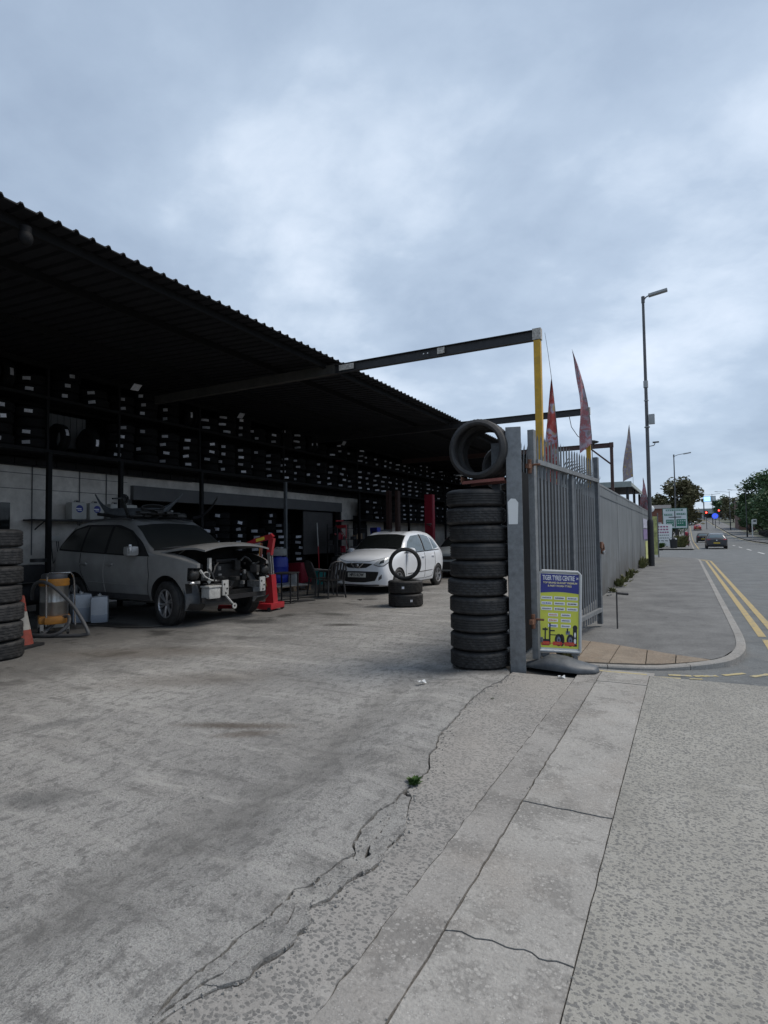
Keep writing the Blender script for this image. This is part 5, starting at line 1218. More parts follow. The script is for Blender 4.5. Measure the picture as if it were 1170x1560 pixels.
# engine bay
q = random.Random(21)
mb = MB(); mb.bbox((1.42, .1, .72), (.55, .62, .42), .05).bbox((1.45, .12, .97), (.42, .5, .07), .03).bbox((1.2, -.45, .90), (.28, .26, .2), .03)
for k in range(26): mb.bbox((q.uniform(1.3, 1.95), q.uniform(-.62, .66), q.uniform(.45, .95)), (q.uniform(.04, .16), q.uniform(.04, .2), q.uniform(.03, .16)), .012, rz=q.uniform(0, 3))
mb.build('engine', 'engine_black', suv)
mb = MB()
for k in range(16):
    a = Vector((q.uniform(1.4, 1.98), q.uniform(-.6, .7), q.uniform(.45, .98))); b = a + Vector((q.uniform(-.2, .12), q.uniform(-.35, .35), q.uniform(-.2, .2))); mid = (a + b) / 2 + Vector((q.uniform(-.05, .1), 0, q.uniform(-.12, .1)))
    MB().tube([a, (a + mid) / 2 + Vector((.02, 0, .01)), mid, (mid + b) / 2, b], q.uniform(.008, .022), 6).build('hose', 'engine_black', suv)
mb = MB()
for k in range(14): mb.bbox((q.uniform(1.6, 1.98), q.uniform(-.4, .72), q.uniform(.42, .9)), (.04, q.uniform(.02, .1), q.uniform(.02, .07)), .006, rz=q.uniform(0, 3))
mb.build('engine_fittings', 'engine_grey', suv)
mb = MB(); mb.bar((1.98, -.72, .40), (1.98, .72, .40), .05, .07).bar((1.98, -.6, .40), (1.9, -.45, .55), .04, .04); mb.build('lower_crossmember', 'black_steel', suv)
MB().bar((1.94, -.52, .80), (1.94, -.52, 1.04), .05, .05).bar((1.92, -.70, .86), (1.99, -.55, .66), .03, .045).build('radiator_support', 'white_part', suv)
MB().tube([(1.96, -.60 + .07 * math.cos(a / 10 * 6.283), .77 + .055 * math.sin(a / 10 * 6.283)) for a in range(10)], .012, 6, closed=True).tube([(1.95, -.72, .86), (2.0, -.66, .76), (2.02, -.55, .70), (2.03, -.40, .68)], .013, 6).build('washer_pipe', 'white_part', suv)
MB().bbox((1.98, -.52, .50), (.20, .24, .17), .03).bbox((1.98, -.52, .60), (.22, .26, .03), .01).build('washer_tank', 'white_part', suv)
for sy, nm in ((-1, -.27), (1, .60)):
    mb = MB(); mb.bbox((2.04, nm, .565), (.03, .13, .24), .01).build('bumper_mount', 'white_part', suv)
    MB().cyl((2.053, nm - .03, .62), (2.060, nm - .03, .62), .016, 10).cyl((2.053, nm + .03, .55), (2.060, nm + .03, .55), .016, 10).cyl((2.053, nm, .48), (2.060, nm, .48), .016, 10).build('mount_hole', 'engine_black', suv)
    MB().bar((1.7, nm, .565), (2.03, nm, .565), .08, .11).build('chassis_leg', 'engine_grey', suv)
MB().tube([(2.05, -.27, .45), (2.08, -.20, .36), (2.1, -.16, .31)], .016, 6).lathe([(.045, -.01), (.02, -.01), (.02, .01), (.045, .01)], 14, Matrix.Translation((2.11, -.13, .27)) @ Matrix.Rotation(R(90), 4, 'Y'), closed=True).build('tow_eye', 'white_part', suv)
for sy in (-1, 1):
    MB().ell((1.90, sy * .80, .79), (.07, .10, .085), 14, 10).build('headlight_shell', 'engine_black', suv); MB().ell((1.90, sy * .82, .67), (.05, .09, .03), 12, 8).build('indicator', 'chrome', suv)
MB().lathe([(0, 0), (.17, 0), (.19, .02), (.17, .03), (0, .03)], 20, Matrix.Translation((1.35, .45, .6))).build('air_filter', 'engine_black', suv)
# parts lying on the roof
pb = thing('car_bumper', 'curved dark plastic bumper lying upside down on the SUV roof', 'bumper', (-10.25, 8.3, 1.93), R(-60))
def hornf(u, v):
    a = (u - .5) * 2; s_ = abs(a); y = .92 * a; x = -.28 * s_ ** 3; z = .04 + .50 * max(0, s_ - .45) ** 1.6 / .55 ** 1.6; hgt = .25 * (1 - .9 * max(0, s_ - .45) / .55)
    return (x + .05 * math.sin(v * 3.14), y, z + hgt * (v - .2))
mb = MB(); mb.grid(hornf, 40, 5); mb.grid(lambda u, v: (hornf(u, v)[0] - .012, hornf(u, v)[1], hornf(u, v)[2]), 40, 5); mb.build('bumper_skin', 'grey_plastic', pb)
MB().tube([(0, -.75, .12), (.02, -.3, .05), (.02, .3, .05), (0, .75, .14)], .035, 8).build('inner_beam', 'engine_black', pb)
pc = thing('grille_parts', 'heap of black grille and lamp parts on the SUV roof', 'car parts', (-9.55, 8.25, 1.93), R(-25))
mb = MB(); q = random.Random(9)
for k in range(20): mb.bbox((q.gauss(0, .22), q.gauss(0, .32), .03 + q.uniform(0, .12)), (q.uniform(.1, .3), q.uniform(.05, .3), q.uniform(.02, .07)), .01, rz=q.uniform(0, 3))
mb.build('grille_piece', 'engine_black', pc); mb = MB()
for k in range(3): mb.tube([(.1 + .04 * k, -.1 + .22 * math.cos(a / 12 * 6.28), .18 + .05 * math.sin(a / 12 * 6.28) + .02 * k) for a in range(13)], .012, 6)
mb.build('grille_ring', 'engine_black', pc); MB().bar((-.3, -.45, .05), (-.42, -.55, .42), .05, .05).bar((-.42, -.55, .42), (-.3, -.75, .40), .04, .03).build('bracket', 'engine_black', pc)
MB().bbox((.2, .25, .14), (.09, .05, .035), .01).bbox((0, -.2, .15), (.05, .06, .03), .01).build('lamp_fitting', 'engine_grey', pc)
pd = thing('wing_liner', 'dark curved plastic liner leaning over the far edge of the SUV roof', 'bumper', (-9.1, 8.95, 1.91), R(35))
mb = MB(); mb.grid(lambda u, v: (.5 * u - .1, .10 * (v - .5), .02 + .42 * u ** 2.2 + .05 * math.sin(v * 3)), 16, 4); mb.grid(lambda u, v: (.5 * u - .1, .10 * (v - .5), .01 + .42 * u ** 2.2 + .05 * math.sin(v * 3)), 16, 4); mb.build('liner', 'black_plastic', pd)

# ================================================================ yard things
t = thing('traffic_cone', 'grubby red and white traffic cone beside the left tyre stack', 'cone', (-8.40, 4.93, 0))
MB().bbox((0, 0, .022), (.40, .40, .044), .012, rz=.3).build('base', 'black_plastic', t)
c_ = [(.145, .04), (.105, .26), (.10, .27), (.062, .50), (.056, .51), (.03, .70), (.022, .73), (0, .73)]
MB().lathe(c_[:2], 28).build('cone', 'cone_orange', t); MB().lathe([(.057, .51), (.03, .70), (.022, .73), (0, .73)], 28).build('tip', 'cone_orange', t); MB().lathe([(.107, .25), (.0585, .505)], 28).build('sleeve', 'cone_white', t)
# workshop vacuum
t = thing('wet_vacuum', 'orange and steel wet vacuum cleaner with a coiled hose and push handle', 'vacuum cleaner', (-9.15, 5.88, 0), R(-30))
MB().lathe([(0, .30), (.20, .30), (.205, .33), (.205, .50), (.209, .51), (.209, .53), (.205, .54), (.205, .74), (.209, .75), (.209, .77), (0, .77)], 36).build('drum', 'steel', t)
MB().lathe([(0, .775), (.215, .775), (.22, .79), (.22, .87), (.20, .89), (0, .89)], 32).build('motor_ring', 'orange_plastic', t); MB().lathe([(0, .89), (.19, .89), (.19, .94), (.17, .97), (0, .985)], 28).build('motor_head', 'lamp_grey', t)
MB().bbox((0, 0, .24), (.46, .46, .12), .05).bbox((.26, 0, .24), (.12, .30, .12), .04).build('chassis', 'orange_plastic', t)
for x, y in ((-.2, -.2), (-.2, .2), (.28, -.18), (.28, .18)):
    w_ = MB().box((x, y, .13), (.03, .05, .12)).build('castor', 'steel', t); MB().cyl((x, y - .018, .048), (x, y + .018, .048), .046, 14).build('castor_wheel', 'black_plastic', w_)
MB().tube([(.30, -.12, .16), (.28, -.12, .86), (.30, -.11, .95), (.36, -.08, 1.0), (.42, .20, 1.0), (.38, .24, .95), (.34, .26, .86), (.34, .28, .16)], .013, 8).build('handle', 'chrome', t)
hp = smooth([(-.30, -.3, .55), (-.1, -.3, .72), (.10, -.24, .84), (.30, -.12, .84), (.42, .05, .70), (.56, .25, .45), (.74, .42, .10), (.72, .38, .04), (.55, .1, .03), (.35, -.15, .035), (.24, -.1, .10), (.24, .06, .25), (.36, .18, .30), (.50, .16, .18), (.5, 0, .05), (.30, -.24, .035), (.0, -.4, .04)], 6)
MB().tube(hp, .028, 10).build('hose', 'hose', t)
# jugs
def jug(x, y, rz, h, w1, w2, m, lab, liquid=None, lid='white_part', group='plastic fluid containers beside the SUV', z=0, mark=None):
    t = thing('jerrycan', lab, 'container', (x, y, z), rz, group)
    MB().bbox((0, 0, h / 2), (w1, w2, h), .065).build('can', m, t)
    if liquid: MB().bbox((0, 0, liquid / 2 + .004), (w1 + .004, w2 + .004, liquid), .065).build('liquid', 'jug_liquid', t)
    MB().cyl((.06, 0, h - .01), (.06, 0, h + .035), .035, 12).build('cap', lid, t)
    MB().tube([(-.10, 0, h - .01), (-.07, 0, h + .035), (.0, 0, h + .035), (.02, 0, h - .01)], .013, 6).build('handle', m, t)
    if mark:
        Mk = Matrix.Translation((w1 / 2 + .002, 0, h * .62)) @ Matrix.Rotation(R(90), 4, 'Y'); MB().lathe([(.085, 0), (0, .001)], 20, Mk).build('round_mark', 'blue_print', t)
        MB().box((w1 / 2 + .004, -.02, h * .62), (.003, .12, .022), 0).box((w1 / 2 + .004, 0, h * .62 - .035), (.003, .09, .014)).build('mark_stripe', 'print_white', t)
    return t
jug(-9.98, 6.92, R(-25), .52, .36, .33, 'jug_plastic', 'translucent blue tinted jerrycan, middle of the three by the SUV', .32)
jug(-9.58, 7.02, R(-40), .48, .31, .29, 'jug_plastic', 'translucent jerrycan with a green tag, nearest the SUV front wheel', .2)
jug(-9.75, 6.3, R(-30), .55, .28, .26, 'jug_white', 'pale grey container with a yellow lid behind the vacuum', None, 'yellow_lid')
MB().box((-.06, -.149, .29), (.06, .004, .12)).build('tag', 'sign_green', bpy.data.objects['jerrycan.001'])
# wall shelf with containers
t = thing('wall_shelf', 'dark wall shelf carrying white containers above the SUV tail', 'shelf', (-12.25, 8.75, 1.95)); MB().box((0, 0, 0), (.42, 2.9, .03)).build('board', 'black_steel', t)
for yy_ in (-1.2, 1.2): MB().bar((-.2, yy_, -.2), (.15, yy_, -.02), .02, .02).build('bracket', 'black_steel', t)
for k, (dy, m_) in enumerate(((-.22, 'jug_white'), (.22, 'jug_white'), (.75, 'jug_white'), (1.15, 'jug_white'))):
    jug(-12.2, 8.55 + dy, R(random.uniform(-4, 4)), .40, .26, .36, m_, ('white container with a round blue mark, left end of the wall shelf', 'white container with a round blue mark, second from the left on the wall shelf', 'plain white container, third from the left on the wall shelf', 'plain white container, right end of the wall shelf')[k], None, 'lamp_grey', 'containers on the wall shelf', 1.967, mark=k < 2)
t = thing('wall_fan', 'small dark round fan fixed to the white wall', 'fan', (-12.42, 9.75, 2.52)); MB().tube([(.02, .11 * math.cos(a / 16 * 6.283), .11 * math.sin(a / 16 * 6.283)) for a in range(16)], .02, 6, closed=True).build('cage', 'black_plastic', t); MB().ell((0, 0, 0), (.06, .09, .09), 12, 8).build('motor', 'black_plastic', t); MB().cyl((0, 0, -.1), (-.02, 0, -.22), .02).build('neck', 'black_plastic', t)
# dark machine left of the SUV tail
t = thing('air_compressor', 'dark machine standing behind the SUV tail by the rack post', 'compressor', (-11.6, 6.95, 0), R(10))
MB().tube([(-.0, -.45, .45), (0, -.40, .45), (0, .40, .45), (0, .45, .45)], [.16, .22, .22, .16], 20).build('tank', 'black_plastic', t); MB().bbox((0, -.05, .86), (.36, .50, .34), .04).build('motor', 'black_plastic', t); MB().lathe([(0, 0), (.15, 0), (.15, .07), (0, .07)], 18, Matrix.Translation((.1, .1, 1.08))).build('pump', 'black_steel', t)
for sy in (-.3, .3): MB().cyl((.17, sy, .1), (.22, sy, .1), .1, 16).build('wheel', 'black_plastic', t); MB().box((0, sy, .13), (.3, .04, .25)).build('leg', 'black_steel', t)
t = thing('oil_drum', 'small grey plastic tub behind the left tyre stack', 'tub', (-10.7, 5.95, 0)); MB().lathe([(0, 0), (.19, 0), (.22, .55), (.235, .56), (.235, .60), (0, .60)], 28).build('tub', 'grey_plastic', t); MB().lathe([(.2, .6), (.24, .605), (.24, .64), (0, .65)], 28).build('lid', 'black_plastic', t)
MB().cyl((-.1, .1, .6), (.25, .3, 1.4), .012, 6).build('dip_stick', 'lamp_grey', t) if False else None
# electric cable on the floor
tag(MB().tube(smooth([(-9.4, 6.6, .012), (-9.0, 6.7, .012), (-8.6, 6.72, .012), (-8.2, 6.85, .012), (-7.9, 7.3, .012)], 6), .009, 6).build('cable', 'black_plastic'), 'thin black cable on the ground from the jerrycans to the SUV wheel', 'cable')
tag(MB().tube(smooth([(-8.5, 10.5, .012), (-8.0, 10.8, .012), (-8.3, 11.2, .012), (-7.9, 11.5, .012), (-8.2, 11.0, .015), (-8.7, 11.1, .012), (-8.3, 12.2, .012), (-7.7, 12.5, .012)], 6), .014, 6).build('cable', 'black_plastic'), 'tangled black air hose on the ground by the engine crane', 'cable')
# engine crane
t = thing('engine_crane', 'red folding engine crane standing behind the SUV front', 'engine crane', (-7.72, 9.65, 0), R(-172))
MB().bbox((0, 0, .10), (.30, .55, .12), .02).bar((0, -.22, .09), (1.0, -.42, .09), .07, .07).bar((0, .22, .09), (1.0, .42, .09), .07, .07).build('base', 'red_paint', t)
MB().prism([(-.10, 0), (.10, 0), (.06, .62), (-.05, .62)], -.09, .09, Matrix.Translation((0, 0, .12)) @ Matrix.Rotation(R(90), 4, 'X')).build('mast_foot', 'red_paint', t)
MB().bar((0, -.04, .7), (.04, -.04, 1.20), .03, .07).bar((0, .04, .7), (.04, .04, 1.20), .03, .07).build('mast', 'engine_grey', t)
MB().bar((.04, 0, 1.15), (-.02, 0, 1.50), .09, .11).bar((-.02, 0, 1.50), (.04, 0, 1.56), .085, .11).build('upper_mast', 'red_paint', t)
MB().bar((.02, 0, 1.53), (.40, 0, 1.44), .085, .10).bar((.40, 0, 1.44), (.62, 0, 1.36), .07, .08).build('boom', 'red_paint', t)
MB().bar((.14, -.048, 1.50), (.34, -.048, 1.453), .006, .065).bar((.14, .048, 1.50), (.34, .048, 1.453), .006, .065).build('label', 'yellow_label', t)
MB().tube([(.14, 0, .8), (.26, 0, 1.1), (.24, 0, 1.4)], .03, 8).build('ram', 'rust_red', t); MB().tube([(.2, .1, 1.4), (.24, .12, 1.0), (.12, .1, .7), (.05, .1, .5)], .008, 6).build('strap', 'orange_plastic', t)
for x, y in ((-.1, -.26), (-.1, .26), (.98, -.42), (.98, .42)): MB().cyl((x, y - .02, .045), (x, y + .02, .045), .045, 12).build('castor', 'black_plastic', t)
t = thing('trolley', 'low black steel trolley frame between the crane and the pallet', 'trolley', (-8.3, 10.9, 0), R(20))
for x, y in ((-.2, -.3), (.2, -.3), (-.2, .3), (.2, .3)): MB().box((x, y, .34), (.03, .03, .66)).build('leg', 'black_steel', t)
MB().box((0, 0, .68), (.46, .66, .03)).build('top', 'black_steel', t)
# pallet, barrel, bucket and tools
t = thing('wooden_pallet', 'wooden pallet with white boards in front of the tyre piles', 'pallet', (-10.3, 13.4, 0), R(75))
for k in range(7): MB().box((0, -.5 + k * .166, .135), (1.2, .10, .02)).build('plank', 'wood', t)
for k in range(3): MB().box((-.52 + k * .52, 0, .012), (.10, 1.1, .02)).build('plank', 'wood', t)
for x in (-.52, 0, .52):
    for y in (-.48, 0, .48): MB().box((x, y, .073), (.10, .12, .10)).build('block', 'wood', t)
o = MB().box((0, 0, 0), (1.1, .9, .035)).build('board', 'white_part'); o.location = (-10.25, 13.3, .165); o.rotation_euler = (0, 0, R(68)); tag(o, 'flat white board lying on the wooden pallet', 'board')
t = thing('plastic_barrel', 'dark blue plastic barrel behind the engine crane', 'barrel', (-10.85, 13.9, 0)); MB().lathe([(0, 0), (.26, 0), (.285, .05), (.285, .30), (.295, .33), (.285, .36), (.285, .62), (.295, .65), (.285, .68), (.28, .88), (.25, .93), (0, .93)], 32).build('drum', 'blue_plastic', t); MB().lathe([(0, .93), (.1, .93), (.1, .96), (0, .96)], 14).build('bung', 'blue_plastic', t)
jug(-10.85, 13.9, .4, .22, .44, .36, 'jug_white', 'pale box of rags on top of the blue barrel', None, group='containers around the blue barrel', z=.965); jug(-10.45, 14.1, .2, .40, .24, .24, 'jug_white', 'white container to the right of the blue barrel', None, group='containers around the blue barrel')
t = thing('bucket', 'teal plastic bucket behind the black chair', 'bucket', (-10.5, 15.6, 0)); MB().lathe([(0, 0), (.13, 0), (.18, .40), (.19, .40), (.19, .42), (.175, .42), (.13, .03)], 28).build('pail', 'teal_plastic', t); MB().tube([(.18 * math.cos(a / 10 * 3.14), .18 * math.sin(a / 10 * 3.14) * .4, .41 + .02 * math.sin(a / 10 * 3.14)) for a in range(11)], .006, 6).build('handle', 'steel', t)
t = thing('tool_cabinet', 'dark red tool cabinet between the tyre piles', 'cabinet', (-11.3, 15.6, 0)); MB().bbox((0, 0, .36), (.5, .6, .64), .02).build('cabinet', 'maroon_paint', t)
for k in range(4): MB().box((.255, 0, .16 + k * .14), (.01, .54, .11)).build('drawer', 'maroon_paint', t)
t = thing('trolley_jack_handle', 'tall red and white pole leaning by the tyre piles', 'pole', (-11.0, 16.3, 0)); MB().cyl((0, 0, 0), (-.05, 0, 1.2), .022, 8).build('lower_tube', 'red_paint', t); MB().cyl((-.05, 0, 1.2), (-.09, 0, 2.0), .018, 8).build('upper_tube', 'white_part', t)
t = thing('gas_bottle', 'pale grey gas cylinder behind the black chair', 'gas cylinder', (-10.2, 16.9, 0)); MB().lathe([(0, .1), (.15, .1), (.17, .14), (.17, .80), (.13, .92), (.05, .97), (.05, 1.05), (0, 1.05)], 28).build('cylinder', 'jug_white', t); MB().tube([(.1, 0, .92), (.1, 0, 1.08), (-.1, 0, 1.08), (-.1, 0, .92)], .014, 6).build('collar', 'black_steel', t); MB().lathe([(0, 0), (.14, 0), (.14, .1), (0, .1)], 20).build('foot_ring', 'black_steel', t)
t = thing('tyre_changer', 'tyre changing machine with red arm among the clutter', 'machine', (-11.2, 18.1, 0), R(10))
MB().bbox((0, 0, .4), (.6, .7, .78), .04).build('cabinet', 'black_plastic', t); MB().lathe([(0, .8), (.28, .8), (.28, .84), (0, .84)], 24).build('turntable', 'steel', t); MB().box((-.25, 0, 1.3), (.12, .12, 1.2)).build('column', 'black_steel', t); MB().bar((-.25, 0, 1.88), (.15, 0, 1.9), .09, .1).cyl((.15, 0, 1.95), (.15, 0, 1.45), .025).build('arm', 'red_paint', t); MB().bar((-.25, 0, 1.6), (-.1, -.45, 1.62), .05, .05).bar((-.25, 0, 2.1), (-.2, .6, 2.12), .04, .05).build('helper_arm', 'red_paint', t)
MB().tube([(-.2, .1, 1.9), (0, .3, 1.5), (.1, .35, 1.0), (.2, .3, .6)], .012, 6).build('air_line', 'red_paint', t)
for k, y in enumerate((18.9, 20.4)):
    t = thing('shelf_unit', ('clutter filled metal shelf beside the tyre changer' if k == 0 else 'clutter filled metal shelf near the hatchback'), 'shelf', (-11.9, y, 0)); q = random.Random(30 + k)
    for z in (.4, .9, 1.4, 1.85): MB().box((0, 0, z), (.4, .9, .02)).build('board', 'black_steel', t)
    for x_, y_ in ((-.19, -.44), (.19, -.44), (-.19, .44), (.19, .44)): MB().box((x_, y_, 1.0), (.03, .03, 2.0)).build('post', 'black_steel', t)
    for z in (.4, .9, 1.4):
        for j in range(5):
            hh = q.uniform(.1, .3); MB().bbox((0, -.36 + j * .18, z + .012 + hh / 2), (.2, q.uniform(.08, .15), hh), .012).build('box', q.choice(['black_plastic', 'grey_plastic', 'maroon_paint', 'wood', 'lamp_grey']), t)
t = thing('display_fridge', 'blue framed drinks machine standing near the white hatchback', 'machine', (-9.9, 18.3, 0), R(-35))
MB().bbox((0, 0, .9), (.5, .10, 1.76), .02).bbox((0, .25, .9), (.5, .42, 1.7), .02).build('cabinet', 'black_plastic', t); MB().box((-.26, -.03, .95), (.05, .12, 1.7)).box((.26, -.03, .95), (.05, .12, 1.7)).box((0, -.03, 1.76), (.56, .14, .14)).box((0, -.04, .35), (.5, .12, .6)).build('frame', 'blue_plastic', t); MB().box((0, -.056, 1.25), (.24, .01, .55)).build('glass', 'lamp_head_grey', t); MB().box((0, -.06, .82), (.34, .012, .10)).build('label', 'yellow_label', t)
# black plastic chairs stacked
t = thing('plastic_chair', 'black moulded plastic armchair with slatted back facing the SUV', 'chair', (-7.9, 12.25, 0), R(150))
def chair(t, m='black_plastic'):
    mb = MB(); mb.grid(lambda u, v: (-.22 + .44 * u, -.22 + .44 * v, .43 + .02 * (2 * v - 1) ** 2 - .01 * math.sin(3.14 * u)), 8, 8); mb.grid(lambda u, v: (-.22 + .44 * u, -.22 + .44 * v, .415 + .02 * (2 * v - 1) ** 2), 8, 8); mb.box((.22, 0, .41), (.02, .44, .05)); mb.build('seat', m, t)
    for x, y in ((.22, -.24), (.22, .24), (-.24, -.22), (-.24, .22)): MB().tube([(x * .9, y * .95, .43), (x * 1.12, y * 1.12, 0)], [.028, .02], 8).build('leg', m, t)
    bk = lambda a, z: (-.22 - .14 * (z - .43) / .45, a, z)
    MB().tube([bk(-.22, .43), bk(-.24, .70), bk(-.20, .84), bk(-.08, .90), bk(.08, .90), bk(.20, .84), bk(.24, .70), bk(.22, .43)], .02, 8).build('back_frame', m, t)
    for k in range(5): MB().tube([bk(-.16 + .08 * k, .46), bk(-.16 + .08 * k, .87)], .026, 6).build('slat', m, t)
    for sy in (-1, 1): MB().tube([(-.27, sy * .24, .66), (-.05, sy * .28, .665), (.16, sy * .27, .65), (.22, sy * .26, .60), (.22, sy * .25, .42)], .02, 8).build('arm', m, t)
chair(t)
t = thing('plastic_chair', 'second black plastic chair set just behind the first, facing right', 'chair', (-8.55, 12.7, 0), R(60)); chair(t)
t = thing('workbench', 'low dark workbench at the wall behind the white hatchback', 'bench', (-11.9, 22.8, 0)); MB().box((0, 0, .9), (.6, 3.4, .06)).build('top', 'black_steel', t)
for y in (-1.6, 0, 1.6): MB().box((.2, y, .43), (.06, .06, .87)).build('leg', 'black_steel', t)
o = litter(-6.9, 11.9, .10, 'dark rag lying on the ground in front of the hatchback', .4); o.data.materials.clear(); o.data.materials.append(MATS['black_plastic'])
for k, (x, y, s_) in enumerate([(-5.28, 8.48, .34), (-8.9, 6.9, .4), (-5.9, 10.6, .3)]):
    pass

# ================================================================ ROAD BEYOND
def far_car(x, y, paint, lab, glassm='dark_glass', plate='plate_yellow', lights=True):
    t = thing('driving_car', lab, 'car', (x, y, roadz(y) - .02), R(90), 'cars on the main road'); c = hatch_far(t, paint, plate, lights); return t
def hatch_far(root, paint, plate, lights):
    st = [(2.05, .26, .45, .30, .55, .45, .50, .58, .35, .62, .63), (1.9, .2, .7, .25, .78, .45, .72, .66, .5, .72, .75), (1.4, .18, .80, .22, .87, .5, .83, .80, .62, .88, .92), (.95, .18, .80, .22, .88, .5, .84, .88, .70, .95, 1.0),
          (.3, .18, .8, .22, .88, .52, .85, .92, .64, 1.30, 1.34), (-.3, .18, .8, .22, .88, .52, .85, .93, .60, 1.40, 1.45), (-1.0, .18, .8, .22, .88, .55, .85, .95, .59, 1.38, 1.43), (-1.6, .2, .8, .25, .86, .58, .83, .97, .57, 1.25, 1.31), (-1.95, .25, .76, .3, .82, .58, .79, .93, .55, 1.0, 1.03), (-2.1, .32, .66, .36, .74, .56, .70, .80, .5, .86, .87)]
    c = Car(root, st, paint, [(1.3, .34), (-1.3, .34)], .31)
    c.decal('rear_window', 'pale_glass', 'B', [(-.62, 1.02), (0, 1.04), (.62, 1.02)], [(-.50, 1.27), (0, 1.31), (.50, 1.27)], 10, 5)
    c.decal('windscreen', 'dark_glass', 'F', [(-.7, .99), (0, 1.02), (.7, .99)], [(-.55, 1.3), (0, 1.33), (.55, 1.3)], 10, 5)
    for ax in 'LR': c.decal('side_window', 'dark_glass', ax, [(.7, .96), (-1.5, 1.0)], [(.3, 1.25), (-.3, 1.36), (-1.2, 1.32), (-1.45, 1.15)], 16, 5)
    for sy in (-1, 1):
        c.decal('tail_light', 'maroon_paint', 'B', [(sy * .5, .82), (sy * .76, .82)], [(sy * .5, .89), (sy * .76, .92)], 4, 3, .01); wheel(root, 1.3, sy * .77, .31, .19, sy, .2, 5, 'dark_alloy'); wheel(root, -1.3, sy * .77, .31, .19, sy, .2, 5, 'dark_alloy')
    p = c.ray('B', 0, .55, .02); MB().box((p.x - .005, 0, .55), (.01, .52, .11)).build('number_plate', plate, root); MB().ell((c.ray('B', 0, .78, .01)), (.02, .06, .06), 10, 6).build('badge', 'chrome', root)
    c.decal('bumper_trim', 'black_plastic', 'B', [(-.6, .35), (.6, .35)], [(-.6, .44), (.6, .44)], 8, 2, .01)
    return c
mat('far_grey', (.045, .045, .05), .35, .3, var=.05, coat=.4)
far_car(2.40, 62.5, 'far_grey', 'dark grey hatchback driving away, nearest car on the road'); far_car(2.15, 100, 'black_steel', 'black car just ahead of the grey hatchback on the road')
far_car(2.5, 168, 'red_paint', 'small red car farther up the road'); far_car(1.8, 205, 'hatch_paint', 'white car beyond the red car, facing up the road', lights=False)
for k, (x, y) in enumerate([(-.2, 235), (-1.6, 222), (.4, 262)]): far_car(x, y, ('silver_paint', 'hatch_paint', 'silver_paint')[k], ('tiny silver car far up the road on the left', 'tiny white car far up the road at the left edge', 'tiny pale car at the very end of the road')[k], lights=False)
# direction sign
t = thing('road_sign', 'large green and white junction direction sign on two posts', 'road sign', (-.98, 64.5, 0), R(2))
for x in (-.8, .8): MB().cyl((x, .06, 0), (x, .06, 3.9), .05, 8).build('post', 'lamp_grey', t)
MB().box((0, 0, 2.95), (2.15, .04, 1.95)).build('board', 'sign_white', t)
MB().box((.0, -.02, 3.93), (2.2, .012, .05)).box((0, -.02, 1.97), (2.2, .012, .05)).box((-1.08, -.02, 2.95), (.05, .012, 1.9)).box((1.08, -.02, 2.95), (.05, .012, 1.9)).build('border', 'sign_green', t)
for x0, x1, z0, z1 in ((-.8, .72, 3.68, 3.84), (-.95, -.2, 3.22, 3.4), (.15, .95, 3.28, 3.46), (-.8, -.12, 2.15, 2.82), (.12, .95, 2.15, 2.85)): MB().box(((x0 + x1) / 2, -.028, (z0 + z1) / 2), (x1 - x0, .012, z1 - z0)).build('name_panel', 'sign_green', t)
MB().box((0, -.029, 2.85), (.08, .014, 1.6)).box((0, -.031, 3.06), (1.1, .014, .08)).build('junction_symbol', 'ink', t)
mb = MB(); q = random.Random(2)
for x, z, n in ((-.74, 3.76, 7), (-.9, 3.31, 4), (.2, 3.37, 4), (-.74, 2.68, 3), (-.74, 2.45, 3), (-.74, 2.26, 2), (.2, 2.68, 4), (.2, 2.45, 3)):
    for k in range(n): mb.box((x + .09 + k * .19, -.037, z), (q.uniform(.1, .15), .006, .07))
mb.build('lettering', 'sign_white', t)
t = thing('offer_board', 'white handwritten price board leaning at the side street corner', 'board', (-1.95, 61.5, .05), R(3)); MB().box((0, 0, 1.25), (1.42, .05, 2.1), rot=Matrix.Rotation(R(3), 3, 'Y')).build('panel', 'print_white', t)
for x in (-.6, .6): MB().box((x, .05, .5), (.06, .05, 1.0)).build('leg', 'wood', t)
mb = MB()
for r_, (n, mi) in enumerate(((4, 0), (4, 0), (5, 0), (6, 1), (5, 1), (3, 1))):
    for k in range(n): mb.box((-.5 + k * (1.0 / n) + .06, -.034, 2.05 - r_ * .27), (.7 / n, .008, .13 if mi == 0 else .06), rot=Matrix.Rotation(R(q.uniform(-10, 10)), 3, 'Y'), mi=mi)
mb.build('handwriting', ['ink_red', 'ink'], t)
t = thing('litter_bin', 'black litter bin in front of the white board', 'bin', (-1.1, 60.3, .0)); MB().lathe([(0, 0), (.28, 0), (.33, .75), (.36, .85), (.33, .98), (.2, 1.06), (0, 1.08)], 20).build('bin', 'black_plastic', t)
for sx in (-.2, .2): MB().ell((sx, -.28, .93), (.09, .03, .07), 8, 6).build('bag_knot', 'print_white', t)
t = thing('post_box', 'small red box on the left footpath', 'post box', (.0, 74, .05)); MB().lathe([(0, 0), (.24, 0), (.24, 1.3), (.28, 1.35), (.2, 1.5), (0, 1.55)], 18).build('pillar', 'maroon_paint', t); MB().box((0, -.24, 1.15), (.2, .02, .04)).build('slot', 'ink', t)
t = thing('sign_post', 'plain grey pole on the left footpath edge', 'post', (.15, 67, .05)); MB().cyl((0, 0, 0), (0, 0, 2.6), .045, 8).build('pole', 'lamp_grey', t)
